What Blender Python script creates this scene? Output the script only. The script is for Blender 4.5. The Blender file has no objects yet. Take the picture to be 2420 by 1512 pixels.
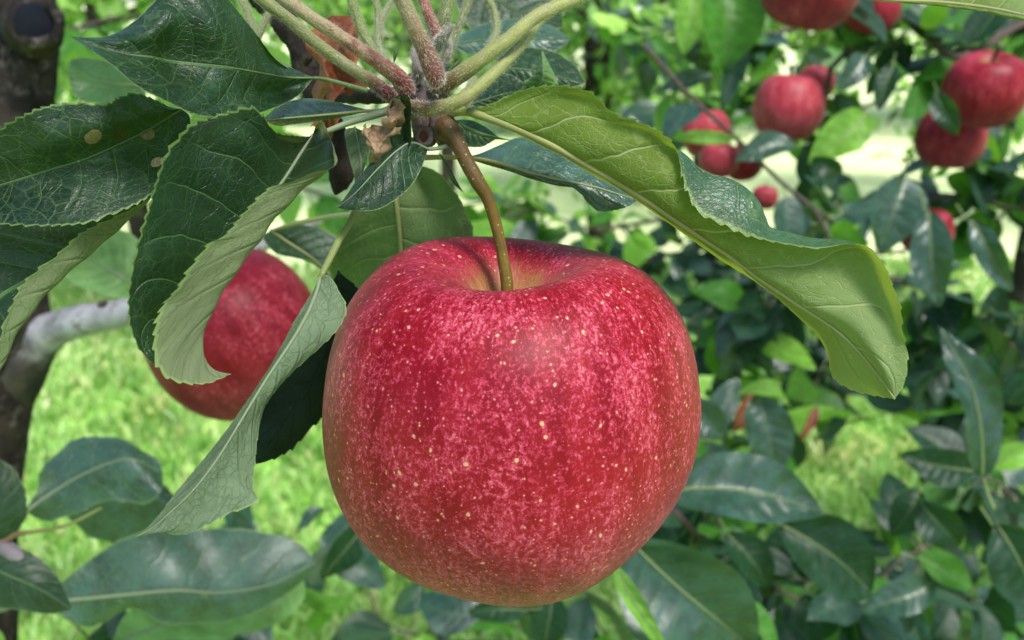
import bpy, math, random
import numpy as np
from mathutils import Vector, Matrix

# ------------------------------------------------------------------ camera, sky, sun, exposure
S = bpy.context.scene
COL = S.collection
CAM_Z, PITCH, HFOV = 1.45, math.radians(-20), math.radians(60)
cam_d = bpy.data.cameras.new('camera')
cam = bpy.data.objects.new('camera', cam_d); COL.objects.link(cam)
cam.location = (0, 0, CAM_Z)
cam.rotation_euler = (math.radians(90) + PITCH, 0, 0)
cam_d.sensor_width = 36
cam_d.lens = 18 / math.tan(HFOV / 2)
cam_d.clip_start = 0.01; cam_d.clip_end = 500
cam_d.dof.use_dof = True
cam_d.dof.focus_distance = 0.172
cam_d.dof.aperture_fstop = 20.5
S.camera = cam

SUN_EL, SUN_AZ = math.radians(60), math.radians(145)      # azimuth from +Y clockwise: behind the camera, to its right
w = bpy.data.worlds.new('World'); S.world = w; w.use_nodes = True
nt = w.node_tree; nt.nodes.clear()
sky = nt.nodes.new('ShaderNodeTexSky'); sky.sky_type = 'NISHITA'; sky.sun_disc = False
sky.sun_elevation = SUN_EL; sky.sun_rotation = SUN_AZ
sky.dust_density = 1.2; sky.air_density = 1.0; sky.ozone_density = 1.0
bg = nt.nodes.new('ShaderNodeBackground'); bg.inputs[1].default_value = 0.115
wo = nt.nodes.new('ShaderNodeOutputWorld')
nt.links.new(sky.outputs[0], bg.inputs[0]); nt.links.new(bg.outputs[0], wo.inputs[0])
sd = bpy.data.lights.new('sun', 'SUN'); sd.energy = 3.6; sd.angle = math.radians(18); sd.color = (1.0, 0.965, 0.93)
sun = bpy.data.objects.new('sun', sd); COL.objects.link(sun)
sv = Vector((math.sin(SUN_AZ) * math.cos(SUN_EL), math.cos(SUN_AZ) * math.cos(SUN_EL), math.sin(SUN_EL)))
sun.rotation_euler = sv.to_track_quat('Z', 'Y').to_euler()
S.view_settings.view_transform = 'Standard'; S.view_settings.look = 'None'
S.view_settings.exposure = 1.2; S.view_settings.gamma = 1.0
S.render.engine = 'CYCLES'
S.cycles.use_denoising = True
S.cycles.max_bounces = 6; S.cycles.transparent_max_bounces = 8
S.cycles.diffuse_bounces = 3; S.cycles.glossy_bounces = 2; S.cycles.transmission_bounces = 3
S.cycles.caustics_reflective = False; S.cycles.caustics_refractive = False
S.cycles.sample_clamp_indirect = 4

# ------------------------------------------------------------------ helpers
FPX = 1210 / math.tan(HFOV / 2)
cp, sp = math.cos(PITCH), math.sin(PITCH)
CAM = np.array([0, 0, CAM_Z])
RIGHT = np.array([1, 0, 0.]); FWD = np.array([0, cp, sp]); UP = np.array([0, -sp, cp])
def P(x, y, d):
    "a point d metres in front of the lens, from its place in a 2420 x 1512 view"
    return CAM + d * FWD + d * (x - 1210) / FPX * RIGHT + d * (756 - y) / FPX * UP
def PX(p):
    q = np.asarray(p, float) - CAM
    d = q @ FWD
    return 1210 + FPX * (q @ RIGHT) / d, 756 - FPX * (q @ UP) / d, d
def mm(px, d): return px * d / FPX

def mesh_obj(name, verts, faces, mat=None, parent=None, smooth=True, uvs=None):
    me = bpy.data.meshes.new(name)
    me.from_pydata([tuple(map(float, v)) for v in verts], [], [tuple(map(int, f)) for f in faces])
    if uvs:
        idx = np.empty(len(me.loops), dtype=np.int32); me.loops.foreach_get('vertex_index', idx)
        for nm, arr in uvs.items():
            l = me.uv_layers.new(name=nm)
            l.data.foreach_set('uv', np.asarray(arr, np.float32)[idx].ravel())
    if smooth: me.polygons.foreach_set('use_smooth', [True] * len(me.polygons))
    for m in (mat if isinstance(mat, (list, tuple)) else [mat]):
        if m: me.materials.append(m)
    o = bpy.data.objects.new(name, me); COL.objects.link(o)
    if parent: o.parent = parent
    return o

def thing(name, label, cat, loc=(0, 0, 0), group=None):
    o = bpy.data.objects.new(name, None); COL.objects.link(o)
    o.empty_display_size = 0.01
    o.location = tuple(map(float, loc)); o['label'] = label; o['category'] = cat
    if group: o['group'] = group
    return o
def under(ch, root):
    "parent a mesh built in world coordinates, moving its vertices to the thing's own frame"
    off = Vector(root.location)
    ch.data.transform(Matrix.Translation(-off)); ch.parent = root
    return ch

def cr(P0, n):
    "Catmull-Rom through rows of P0, n samples at even chord length"
    P0 = np.asarray(P0, float)
    if len(P0) == 2:
        t = np.linspace(0, 1, n)[:, None]; return P0[0] * (1 - t) + P0[1] * t
    Q = np.vstack([2 * P0[0] - P0[1], P0, 2 * P0[-1] - P0[-2]])
    out = []
    for i in range(1, len(Q) - 2):
        a, b, c, d = Q[i - 1], Q[i], Q[i + 1], Q[i + 2]
        for t in np.linspace(0, 1, 16, endpoint=False):
            out.append(0.5 * ((2 * b) + (-a + c) * t + (2 * a - 5 * b + 4 * c - d) * t * t + (-a + 3 * b - 3 * c + d) * t ** 3))
    out.append(P0[-1]); out = np.array(out)
    s = np.r_[0, np.cumsum(np.linalg.norm(np.diff(out[:, :3], axis=0), axis=1))]
    ss = np.linspace(0, s[-1], n)
    return np.stack([np.interp(ss, s, out[:, k]) for k in range(out.shape[1])], 1)

def tube(name, pts, rad, mat, parent=None, n=40, seg=12, caps=True, noise=0.0, seed=0, taper_uv=True):
    "pts: world points; rad: radius at each"
    C = cr(np.hstack([np.asarray(pts, float), np.asarray(rad, float)[:, None]]), n)
    c, r = C[:, :3], C[:, 3]
    T = np.gradient(c, axis=0); T /= np.linalg.norm(T, axis=1)[:, None] + 1e-12
    ref = np.array([0.3, 0.2, 1.0]); ref /= np.linalg.norm(ref)
    if abs(T[0] @ ref) > .9: ref = np.array([1.0, 0, 0])
    N = np.zeros_like(T); a = ref - (ref @ T[0]) * T[0]; N[0] = a / np.linalg.norm(a)
    for i in range(1, n):
        a = N[i - 1] - (N[i - 1] @ T[i]) * T[i]; N[i] = a / np.linalg.norm(a)
    B = np.cross(T, N)
    rng = np.random.default_rng(seed)
    th = np.linspace(0, 2 * np.pi, seg, endpoint=False)
    V, U = [], []
    L = np.r_[0, np.cumsum(np.linalg.norm(np.diff(c, axis=0), axis=1))]
    ph = rng.uniform(0, 6.28, 8)
    for i in range(n):
        rr = r[i] * np.ones(seg)
        if noise:
            z = L[i] / (r.mean() + 1e-9)
            rr = rr * (1 + noise * (np.sin(th * 2 + z * .9 + ph[0]) * .4 + np.sin(th * 3 - z * 1.7 + ph[1]) * .35 + np.sin(z * 1.3 + ph[2]) * .4 + np.sin(th * 5 + z * 3.1 + ph[3]) * .2) + rng.normal(0, noise * .25, seg))
        V.append(c[i] + rr[:, None] * (np.cos(th)[:, None] * N[i] + np.sin(th)[:, None] * B[i]))
        U.append(np.stack([th / (2 * np.pi), np.full(seg, i / (n - 1))], 1))
    V = np.vstack(V); U = np.vstack(U)
    F = [(i * seg + j, i * seg + (j + 1) % seg, (i + 1) * seg + (j + 1) % seg, (i + 1) * seg + j) for i in range(n - 1) for j in range(seg)]
    if caps:
        F.append(tuple(range(seg - 1, -1, -1))); F.append(tuple((n - 1) * seg + j for j in range(seg)))
    return mesh_obj(name, V, F, mat, parent, uvs={'uv': U})

def ptube(name, pts, mat, **k):
    "pts: (x, y, depth, radius in view px)"
    return tube(name, [P(x, y, d) for x, y, d, r in pts], [mm(r, d) for x, y, d, r in pts], mat, **k)

# ------------------------------------------------------------------ node helper
class G:
    def __init__(s, name):
        s.m = bpy.data.materials.new(name); s.m.use_nodes = True
        s.t = s.m.node_tree; s.t.nodes.clear()
    def put(s, sock, v):
        if v is None: return
        if hasattr(v, 'is_linked') or isinstance(v, bpy.types.NodeSocket): s.t.links.new(v, sock)
        else:
            if isinstance(v, (tuple, list)) and len(v) == 3 and len(sock.default_value) == 4: v = (*v, 1)
            sock.default_value = v
    def n(s, typ, out=0, ins=None, **props):
        nd = s.t.nodes.new('ShaderNode' + typ)
        for k, v in props.items(): setattr(nd, k, v)
        for k, v in (ins or {}).items(): s.put(nd.inputs[k], v)
        return nd.outputs[out]
    def ma(s, op, a, b=None, c=None, clamp=False):
        nd = s.t.nodes.new('ShaderNodeMath'); nd.operation = op; nd.use_clamp = clamp
        s.put(nd.inputs[0], a); s.put(nd.inputs[1], b); s.put(nd.inputs[2], c); return nd.outputs[0]
    def vm(s, op, a, b=None, out=0):
        nd = s.t.nodes.new('ShaderNodeVectorMath'); nd.operation = op
        s.put(nd.inputs[0], a)
        if b is not None:
            if op == 'SCALE': s.put(nd.inputs['Scale'], b)
            else: s.put(nd.inputs[1], b)
        return nd.outputs[out]
    def mix(s, f, a, b, bt='MIX'):
        nd = s.t.nodes.new('ShaderNodeMix'); nd.data_type = 'RGBA'; nd.blend_type = bt
        s.put(nd.inputs[0], f); s.put(nd.inputs[6], a); s.put(nd.inputs[7], b); return nd.outputs[2]
    def mr(s, v, a, b, c=0.0, d=1.0, smooth=True):
        nd = s.t.nodes.new('ShaderNodeMapRange'); nd.interpolation_type = 'SMOOTHSTEP' if smooth else 'LINEAR'
        s.put(nd.inputs[0], v)
        for i, q in enumerate((a, b, c, d)): s.put(nd.inputs[i + 1], q)
        return nd.outputs[0]
    def noise(s, vec, scale, detail=3, rough=.5, out=0):
        return s.n('TexNoise', out, {'Vector': vec, 'Scale': scale, 'Detail': detail, 'Roughness': rough})
    def out(s, sh, disp=None):
        o = s.t.nodes.new('ShaderNodeOutputMaterial'); s.t.links.new(sh, o.inputs[0])
        return s.m

def leaf_mat(name, top=(.008, .028, .014), under=(.14, .19, .11), vein_top=(.09, .16, .055), vein_un=(.33, .40, .20),
             n_lat=9, lat_w=1.0, under_tip=None, spec=.32, top_net=1.0, trans=(.16, .34, .03), t_mix=.12, rough=.36, dust=.25, un_dark_net=False, net=1.0, spots=(), fine=1.0, simple=False, margin=True):
    g = G(name)
    uv = g.n('UVMap', uv_map='uv'); ph = g.n('UVMap', uv_map='phys')
    sx = g.n('SeparateXYZ', ins={0: uv}); U = sx; V = g.t.nodes[-1].outputs[1]
    s_ = g.ma('MULTIPLY_ADD', U, 2.0, -1.0); a = g.ma('ABSOLUTE', s_)
    sgn = g.ma('GREATER_THAN', s_, 0.0)
    wob = g.noise(ph, .9, 2); wob = g.ma('MULTIPLY_ADD', wob, 1.0, -.5)
    bend = g.ma('MULTIPLY_ADD', g.ma('MULTIPLY', a, a), .07, g.ma('MULTIPLY', a, .10))
    p = g.ma('MULTIPLY', g.ma('SUBTRACT', V, bend), float(n_lat))
    p = g.ma('ADD', p, g.ma('MULTIPLY', sgn, .45)); p = g.ma('ADD', p, g.ma('MULTIPLY', wob, .55))
    fr = g.ma('ABSOLUTE', g.ma('SUBTRACT', g.ma('FRACT', p), .5))
    fade = g.mr(a, 1.0, .6, 0.15, 1.0)
    lat = g.ma('MULTIPLY', g.mr(fr, .024 * lat_w, .006 * lat_w), fade)
    latw = g.ma('MULTIPLY', g.mr(fr, .12, .0), fade)
    mid = g.mr(a, .04, .015)
    geo = g.t.nodes.new('ShaderNodeNewGeometry'); back = geo.outputs['Backfacing']
    if simple:
        net_m = 0.0; fin = None
        vein = g.ma('MAXIMUM', lat, mid)
    else:
        jit = g.noise(ph, 3.0, 2, out=1)
        pj = g.vm('ADD', ph, g.vm('SCALE', g.vm('SUBTRACT', jit, (.5, .5, .5)), .12))
        g.n('SeparateXYZ', ins={0: ph}); px_ = g.t.nodes[-1].outputs[0]
        strip = g.ma('FRACT', g.ma('MULTIPLY', g.ma('SINE', g.ma('MULTIPLY', g.ma('FLOOR', p), 12.9898)), 437.58))
        lad = g.ma('ADD', g.ma('ADD', g.ma('MULTIPLY', px_, 2.6), strip), g.ma('MULTIPLY', g.noise(ph, 2.2, 3, .6), 1.5))
        t3 = g.mr(g.ma('ABSOLUTE', g.ma('SUBTRACT', g.ma('FRACT', lad), .5)), .055, .01)
        v1 = g.n('TexVoronoi', 0, {'Vector': pj, 'Scale': 2.3}, feature='DISTANCE_TO_EDGE')
        v2 = g.n('TexVoronoi', 0, {'Vector': pj, 'Scale': 7.0}, feature='DISTANCE_TO_EDGE')
        t1 = g.mr(v1, .030, .004); t2 = g.mr(v2, .075, .01)
        patch = g.mr(g.noise(ph, .8, 2), .35, .6)
        net_m = g.ma('MAXIMUM', g.ma('MAXIMUM', g.ma('MULTIPLY', t1, .30 * net), g.ma('MULTIPLY', t3, .5 * net)), g.ma('MULTIPLY', g.ma('MULTIPLY', t2, patch), .38 * net * fine))
        vein = g.ma('MAXIMUM', g.ma('MAXIMUM', lat, mid), net_m)
    big = g.noise(ph, .7, 3, .6); fin = g.noise(ph, 22.0, 2, .6); medn = g.noise(ph, 4.5, 4, .6)
    t_hi = tuple(c * 1.7 + .004 for c in top); t_lo = tuple(c * .62 for c in top)
    tc = g.mix(g.mr(big, .3, .7), t_lo, t_hi)
    tc = g.mix(g.ma('MULTIPLY', g.mr(medn, .45, .8), .35), tc, (top[0] * 2.2 + .01, top[1] * 1.5 + .01, top[2] * 1.6))
    tc = g.mix(g.ma('MULTIPLY', fin, .25), tc, t_lo)
    # dusty whitish film lying in patches on the blade
    dm = g.ma('MULTIPLY', g.mr(g.noise(ph, 1.1, 5, .7), .5, .78), dust)
    tc = g.mix(dm, tc, (.12, .17, .15))
    if not simple: vtop = g.ma('MAXIMUM', g.ma('MAXIMUM', lat, mid), g.ma('MAXIMUM', g.ma('MULTIPLY', t1, .75 * top_net), g.ma('MULTIPLY', t2, .35 * top_net)))
    else: vtop = vein
    tc = g.mix(g.ma('MULTIPLY', vtop, .7), tc, vein_top)
    uc = g.mix(g.mr(big, .3, .7), tuple(c * .78 for c in under), tuple(min(1, c * 1.15) for c in under))
    uc = g.mix(g.ma('MULTIPLY', g.mr(fin, .35, .7), .35), uc, tuple(c * .68 for c in under))
    if under_tip: uc = g.mix(g.mr(g.ma('ADD', V, g.ma('MULTIPLY_ADD', medn, .4, -.2)), .5, .85), uc, under_tip)
    if un_dark_net:
        uc = g.mix(g.ma('MULTIPLY', net_m, 1.0), uc, tuple(c * .38 for c in under))
        uc = g.mix(g.ma('MAXIMUM', g.ma('MULTIPLY', lat, .35), mid), uc, vein_un)
    else:
        uc = g.mix(g.ma('MULTIPLY', vein, .8), uc, vein_un)
    col = g.mix(back, tc, uc)
    if margin: col = g.mix(g.ma('MULTIPLY', g.mr(a, .968, .985), .55), col, (.22, .32, .10))
    hole = None
    for (su, st, sr, asp, sc) in spots:
        du = g.ma('MULTIPLY', g.ma('SUBTRACT', U, su), asp); dv = g.ma('SUBTRACT', V, st)
        dd = g.ma('SQRT', g.ma('ADD', g.ma('MULTIPLY', du, du), g.ma('MULTIPLY', dv, dv)))
        dd = g.ma('ADD', dd, g.ma('MULTIPLY_ADD', medn, .02, -.01))
        k = g.mr(dd, sr, sr * .88)
        col = g.mix(k, col, g.mix(g.mr(fin, .3, .7), sc, tuple(c * .6 for c in sc)))
        col = g.mix(g.ma('MULTIPLY', g.mr(g.ma('ABSOLUTE', g.ma('SUBTRACT', dd, sr)), sr * .12, 0.0), .7), col, (.03, .015, .01))
    pr = g.t.nodes.new('ShaderNodeBsdfPrincipled')
    g.put(pr.inputs['Base Color'], col)
    rg = g.mix(back, (rough,) * 3, (.8,) * 3)
    rgv = g.ma('ADD', g.n('SeparateColor', ins={0: rg}), g.ma('MULTIPLY_ADD', medn, .2, -.1))
    g.put(pr.inputs['Roughness'], rgv)
    g.put(pr.inputs['Specular IOR Level'], g.ma('MULTIPLY_ADD', back, -.7 * spec, spec))
    h = g.ma('MULTIPLY', g.ma('ADD', g.ma('MULTIPLY', latw, g.ma('MULTIPLY_ADD', back, .25, .35)), g.ma('MULTIPLY', vein, .7)), g.ma('MULTIPLY_ADD', back, 2.0, -1.0))
    h = g.ma('ADD', h, g.ma('MULTIPLY', medn, .5)); h = g.ma('ADD', h, g.ma('MULTIPLY', fin, .25))
    bmp = g.n('Bump', ins={'Height': h, 'Strength': .7, 'Distance': .0005})
    g.put(pr.inputs['Normal'], bmp)
    tr = g.n('BsdfTranslucent', ins={'Color': g.mix(g.ma('MULTIPLY', vein, .4), trans, tuple(c * .6 for c in trans))})
    sh = g.n('MixShader', ins={0: t_mix, 1: pr.outputs[0], 2: tr})
    return g.out(sh)

M_TOP = leaf_mat('leaf_dark_top', top=(.0055, .021, .011), top_net=.75, dust=.12)
M_SPOT = leaf_mat('leaf_spotted', top=(.005, .018, .010), n_lat=8, top_net=.85, dust=.12, spots=((.60, .275, .034, .30, (.055, .025, .016)), (.68, .375, .031, .38, (.36, .24, .15)), (.46, .175, .030, .42, (.24, .14, .085)), (.17, .235, .023, .38, (.50, .32, .19))))
M_GREY = leaf_mat('leaf_grey_underside', under=(.135, .185, .11), vein_un=(.21, .27, .15), un_dark_net=True, trans=(.2, .3, .08), t_mix=.15, net=.9)
M_CURL = leaf_mat('leaf_curled', top_net=.3, dust=.08, top=(.004, .018, .009), under=(.155, .185, .095), vein_un=(.15, .19, .08), un_dark_net=True, vein_top=(.09, .19, .06), trans=(.2, .3, .05), t_mix=.14, net=.6, rough=.3)
M_OLIVE = leaf_mat('leaf_olive_underside', top=(.02, .065, .035), under=(.10, .145, .025), under_tip=(.15, .20, .085), vein_un=(.28, .32, .15), lat_w=1.7, trans=(.36, .50, .04), t_mix=.27, rough=.28, n_lat=8, dust=.12)
M_PALE = leaf_mat('leaf_pale_underside', under=(.105, .16, .06), vein_un=(.24, .30, .13), trans=(.15, .25, .05), t_mix=.12, lat_w=1.5, n_lat=6)
M_SHADED = leaf_mat('leaf_painted_shade', top=(.003, .009, .005), vein_top=(.006, .014, .008), t_mix=.02, dust=0, rough=.8, spec=.08)  # leaf top copied near black, so shade is painted into its colour
M_BLUE = leaf_mat('leaf_bluish_glossy', top=(.022, .060, .048), spec=.55, rough=.27, under=(.14, .20, .05), trans=(.25, .4, .03), n_lat=7, net=.7, dust=.35)
M_STIP = leaf_mat('leaf_small_pale', top=(.13, .24, .08), under=(.18, .28, .09), net=.7, t_mix=.3, dust=.1)

# ------------------------------------------------------------------ leaf builder (lofted blade with toothed margin)
def blade(name, base, tip, rails, mat, rows=180, sub=10, teeth=34, amp=4.0, pucker=.00022, n_lat=9, wave=0.0, seed=0, parent=None, ref_w=None):
    """base, tip: (x, y, depth).  rails: [(u, [(x, y, depth)...])] with u from -1 to 1."""
    R = []
    for u, pts in rails:
        R.append((u, cr([P(*q) for q in [base, *pts, tip]], rows + 1)))
    us = [u for u, _ in R]; K = len(R)
    A = np.stack([r for _, r in R], 1)                   # rows+1, K, 3
    cols, cu = [], []
    for k in range(K - 1):
        m = sub
        for j in range(m):
            t = j / m
            b, c = A[:, k], A[:, k + 1]
            a = A[:, k - 1] if k > 0 else 2 * b - c
            d = A[:, k + 2] if k < K - 2 else 2 * c - b
            cols.append(0.5 * ((2 * b) + (-a + c) * t + (2 * a - 5 * b + 4 * c - d) * t * t + (-a + 3 * b - 3 * c + d) * t ** 3)); cu.append(us[k] + (us[k + 1] - us[k]) * t)
    cols.append(A[:, -1]); cu.append(us[-1])
    X = np.stack(cols, 1); cu = np.array(cu)             # rows+1, M, 3
    M = X.shape[1]; tt = np.linspace(0, 1, rows + 1)
    rng = np.random.default_rng(seed)
    dT = np.gradient(X, axis=0); dU = np.gradient(X, axis=1)
    Nn = np.cross(dU, dT); Nn /= np.linalg.norm(Nn, axis=2)[:, :, None] + 1e-12
    # quilting between the side veins and a loose wave along the margin
    a = np.abs(cu)[None, :]; V = tt[:, None]
    phs = (V - (.10 * a + .07 * a * a)) * n_lat + .45 * (cu[None, :] > 0)
    q = (np.cos(2 * np.pi * phs) * .5) * np.sin(np.pi * np.clip(a, 0, 1)) ** .7 * np.sin(np.pi * V) ** .5
    f1, f2 = rng.uniform(3, 5), rng.uniform(0, 6)
    wv = np.sin(2 * np.pi * V * f1 + f2 + 2.5 * np.sign(cu)[None, :]) * a ** 2 * np.sin(np.pi * V)
    X = X + Nn * (q * pucker + wv * wave)[:, :, None]
    # teeth
    if teeth:
        for e, i0, i1 in ((0, 0, 1), (M - 1, M - 1, M - 2)):
            dirv = X[:, i0] - X[:, i1]; dirv /= np.linalg.norm(dirv, axis=1)[:, None] + 1e-12
            jt = tt * teeth + .35 * np.sin(tt * 29 + seed + e)
            frp = jt - np.floor(jt)
            prof = np.where(frp < .78, frp / .78, (1 - frp) / .22) ** 1.3
            env = np.clip(np.sin(np.pi * np.clip((tt - .03) / .96, 0, 1)), 0, 1) ** .35
            rnd = 0.65 + .6 * rng.random(teeth + 3)[np.clip(np.floor(jt).astype(int), 0, teeth + 2)]
            am = mm(amp, base[2]) * env * rnd
            X[:, i0] += dirv * (prof * am)[:, None] + np.gradient(X[:, i0], axis=0) * (prof * .5)[:, None] * (rows / teeth / 3)
            X[:, i1] += dirv * (prof * am * .3)[:, None]
    idx = np.arange((rows + 1) * M).reshape(rows + 1, M)
    F = np.stack([idx[:-1, :-1], idx[:-1, 1:], idx[1:, 1:], idx[1:, :-1]], -1).reshape(-1, 4)
    Lm = np.linalg.norm(np.diff(A[:, K // 2], axis=0), axis=1).sum() * 100
    wd = np.linalg.norm(np.diff(X[rows // 2], axis=0), axis=1).sum() * 100
    # 'phys' in centimetres so the vein net keeps one size
    ds = np.linalg.norm(np.diff(X, axis=1), axis=2)
    acc = np.concatenate([np.zeros((rows + 1, 1)), np.cumsum(ds, axis=1)], 1)
    mid = int(np.argmin(np.abs(cu)))
    acc = (acc - acc[:, mid:mid + 1]) * 100 + 17.3 * (seed % 7)
    UVn = np.stack([np.broadcast_to((cu + 1) / 2, (rows + 1, M)), np.broadcast_to(tt[:, None], (rows + 1, M))], -1).reshape(-1, 2)
    UVp = np.stack([acc, np.broadcast_to(tt[:, None] * Lm, (rows + 1, M))], -1).reshape(-1, 2)
    o = mesh_obj(name, X.reshape(-1, 3), F, mat, parent, uvs={'uv': UVn, 'phys': UVp})
    return o, X[:, mid]

def leaf(label, base, tip, rails, mat, stalk=None, rib_mat=None, rib_px=5.0, rib=True, cat='leaf', group='apple leaves round the red apple', name='apple_leaf', rib_side=0.0, stalk_mat=None, **k):
    b = P(*base)
    t = thing(name, label, cat, b, group)
    o, midl = blade('blade', base, tip, rails, mat, **k)
    under(o, t)
    if rib:
        n = len(midl)
        sel = midl[::max(1, n // 24)]
        r0 = mm(rib_px, base[2])
        toward = (CAM - midl.mean(0)); toward /= np.linalg.norm(toward)
        rr = r0 * (1 - .8 * np.linspace(0, 1, len(sel)))
        under(tube('midrib', sel + toward * rib_side * r0, rr, rib_mat or M_RIB, n=60, seg=8), t)
    if stalk:
        under(ptube('petiole', stalk, stalk_mat or rib_mat or M_RIB, n=30, seg=12), t)
    return t

def stem_mat(name, c0, c1, c2=None, red=None, fuzz=.25, bump=.4, scale=300, rough=.55, spec=(.5, .45, .3)):
    "c0 at the start of the tube, c1 at its end; lengthwise streaks; downy sheen"
    g = G(name)
    uv = g.n('UVMap', uv_map='uv'); g.n('SeparateXYZ', ins={0: uv}); sep = g.t.nodes[-1]
    oc = g.n('TexCoord', 3)
    n1 = g.noise(oc, scale, 4, .6); n2 = g.noise(oc, scale * 6, 2, .6)
    f = g.ma('ADD', sep.outputs[1], g.ma('MULTIPLY_ADD', n1, .5, -.25), clamp=True)
    col = g.mix(g.mr(f, .1, .9), c0, c1)
    if c2: col = g.mix(g.mr(n1, .48, .68), col, c2)
    sv_ = g.n('CombineXYZ', ins={0: g.ma('MULTIPLY', sep.outputs[0], 26.0), 1: g.ma('MULTIPLY', sep.outputs[1], 7.0), 2: 0.0})
    n3 = g.noise(sv_, 1.0, 4, .65)
    col = g.mix(g.ma('MULTIPLY', g.mr(n3, .45, .7), .45), col, tuple(c * .5 for c in c1))
    if red:
        rc, r0, r1 = red
        k = g.mr(g.ma('ADD', sep.outputs[1], g.ma('MULTIPLY_ADD', n1, .35, -.17)), r0, r1)
        col = g.mix(k, col, rc)
    col = g.mix(g.ma('MULTIPLY', n2, .35), col, tuple(c * .55 for c in c1))
    v = g.n('TexVoronoi', 0, {'Vector': oc, 'Scale': scale * 3})
    col = g.mix(g.ma('MULTIPLY', g.mr(v, .16, .08), .5), col, spec)
    pr = g.t.nodes.new('ShaderNodeBsdfPrincipled')
    g.put(pr.inputs['Base Color'], col); pr.inputs['Roughness'].default_value = rough
    pr.inputs['Specular IOR Level'].default_value = .25
    pr.inputs['Sheen Weight'].default_value = fuzz * .35; pr.inputs['Sheen Roughness'].default_value = .4
    pr.inputs['Sheen Tint'].default_value = (1, .98, .92, 1)
    h = g.ma('ADD', g.ma('ADD', n1, g.ma('MULTIPLY', n2, .6)), g.ma('MULTIPLY', n3, .8))
    g.put(pr.inputs['Normal'], g.n('Bump', ins={'Height': h, 'Strength': bump, 'Distance': .0004}))
    return g.out(pr.outputs[0])

M_RIB = stem_mat('rib_green', (.16, .21, .08), (.15, .20, .08), fuzz=.3, bump=.2)
M_RIBY = stem_mat('rib_yellow', (.24, .25, .08), (.27, .28, .13), fuzz=.3, bump=.2)
M_RIBT = stem_mat('rib_on_top', (.11, .17, .06), (.10, .16, .055), fuzz=.1, bump=.1)
M_RIBG = stem_mat('rib_grey', (.19, .24, .14), (.20, .25, .14), fuzz=.4, bump=.2)
M_STALK_G = stem_mat('stalk_green', (.20, .23, .08), (.22, .22, .10), (.28, .26, .15), red=((.14, .012, .035), .70, .90), fuzz=.6)
M_STALK_C = stem_mat('stalk_cream', (.32, .27, .15), (.30, .17, .12), (.17, .06, .04), red=((.17, .03, .035), .52, .88), fuzz=.7)
M_STALK_P = stem_mat('stalk_pink', (.25, .22, .11), (.26, .14, .10), (.15, .05, .04), red=((.15, .035, .045), .5, .88), fuzz=.8)
M_STALK_Y = stem_mat('stalk_yellow', (.27, .29, .08), (.24, .25, .08), (.28, .25, .12), red=((.13, .045, .025), .70, .98), fuzz=.6)
M_STALK_L = stem_mat('stalk_lime', (.20, .25, .07), (.18, .21, .07), fuzz=.4)
M_STALK_R = stem_mat('stalk_red', (.25, .05, .06), (.35, .10, .10), (.45, .38, .2), fuzz=.5)
M_BARK_SPUR = stem_mat('spur_bark', (.085, .065, .065), (.09, .06, .05), (.15, .11, .11), fuzz=.3, bump=.8, rough=.8, spec=(.5, .33, .18))
M_APPLE_STEM = stem_mat('fruit_stem', (.17, .115, .012), (.085, .045, .015), (.11, .065, .015), fuzz=.05, bump=.5, rough=.5, spec=(.5, .42, .3), scale=220)
M_BARK_DARK = stem_mat('bark_dark', (.014, .010, .008), (.018, .012, .010), (.05, .035, .025), fuzz=.0, bump=1.0, rough=.9, scale=120, spec=(.06, .045, .035))
M_TWIG = stem_mat('twig_bark', (.09, .06, .055), (.06, .045, .04), (.12, .09, .09), fuzz=0, bump=.6, rough=.8, scale=90)

# ------------------------------------------------------------------ ground and grass
def ground():
    g = G('lawn')
    oc = g.n('TexCoord', 3)
    n1 = g.noise(oc, 3.0, 5, .6); n2 = g.noise(oc, 40.0, 4, .7)
    c = g.mix(g.mr(n1, .35, .7), (.15, .33, .05), (.34, .48, .15))
    c = g.mix(g.mr(n2, .45, .75), c, (.06, .12, .015))
    c = g.mix(g.mr(g.noise(oc, 1.2, 3), .58, .75), c, (.30, .27, .10))
    g.n('SeparateXYZ', ins={0: oc}); sy = g.t.nodes[-1].outputs[1]          # sunlit glare painted as paler lawn beyond the near trees
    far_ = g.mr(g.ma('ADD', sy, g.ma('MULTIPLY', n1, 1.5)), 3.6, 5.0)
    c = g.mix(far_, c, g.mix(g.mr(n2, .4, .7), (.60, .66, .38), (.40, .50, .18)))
    pr = g.t.nodes.new('ShaderNodeBsdfPrincipled'); g.put(pr.inputs['Base Color'], c); pr.inputs['Roughness'].default_value = .9
    pr.inputs['Specular IOR Level'].default_value = .1
    m = g.out(pr.outputs[0])
    n = 60; xs = np.linspace(-1, 1, n) ; xs = np.sign(xs) * np.abs(xs) ** 3 * 200
    rng = np.random.default_rng(1)
    V = [(x, y + 3, 0.03 * math.sin(x * .7) * math.cos(y * .6) if abs(x) < 30 and abs(y) < 30 else 0) for y in xs for x in xs]
    F = [(j * n + i, j * n + i + 1, (j + 1) * n + i + 1, (j + 1) * n + i) for j in range(n - 1) for i in range(n - 1)]
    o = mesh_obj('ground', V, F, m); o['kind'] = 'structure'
ground()

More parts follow.
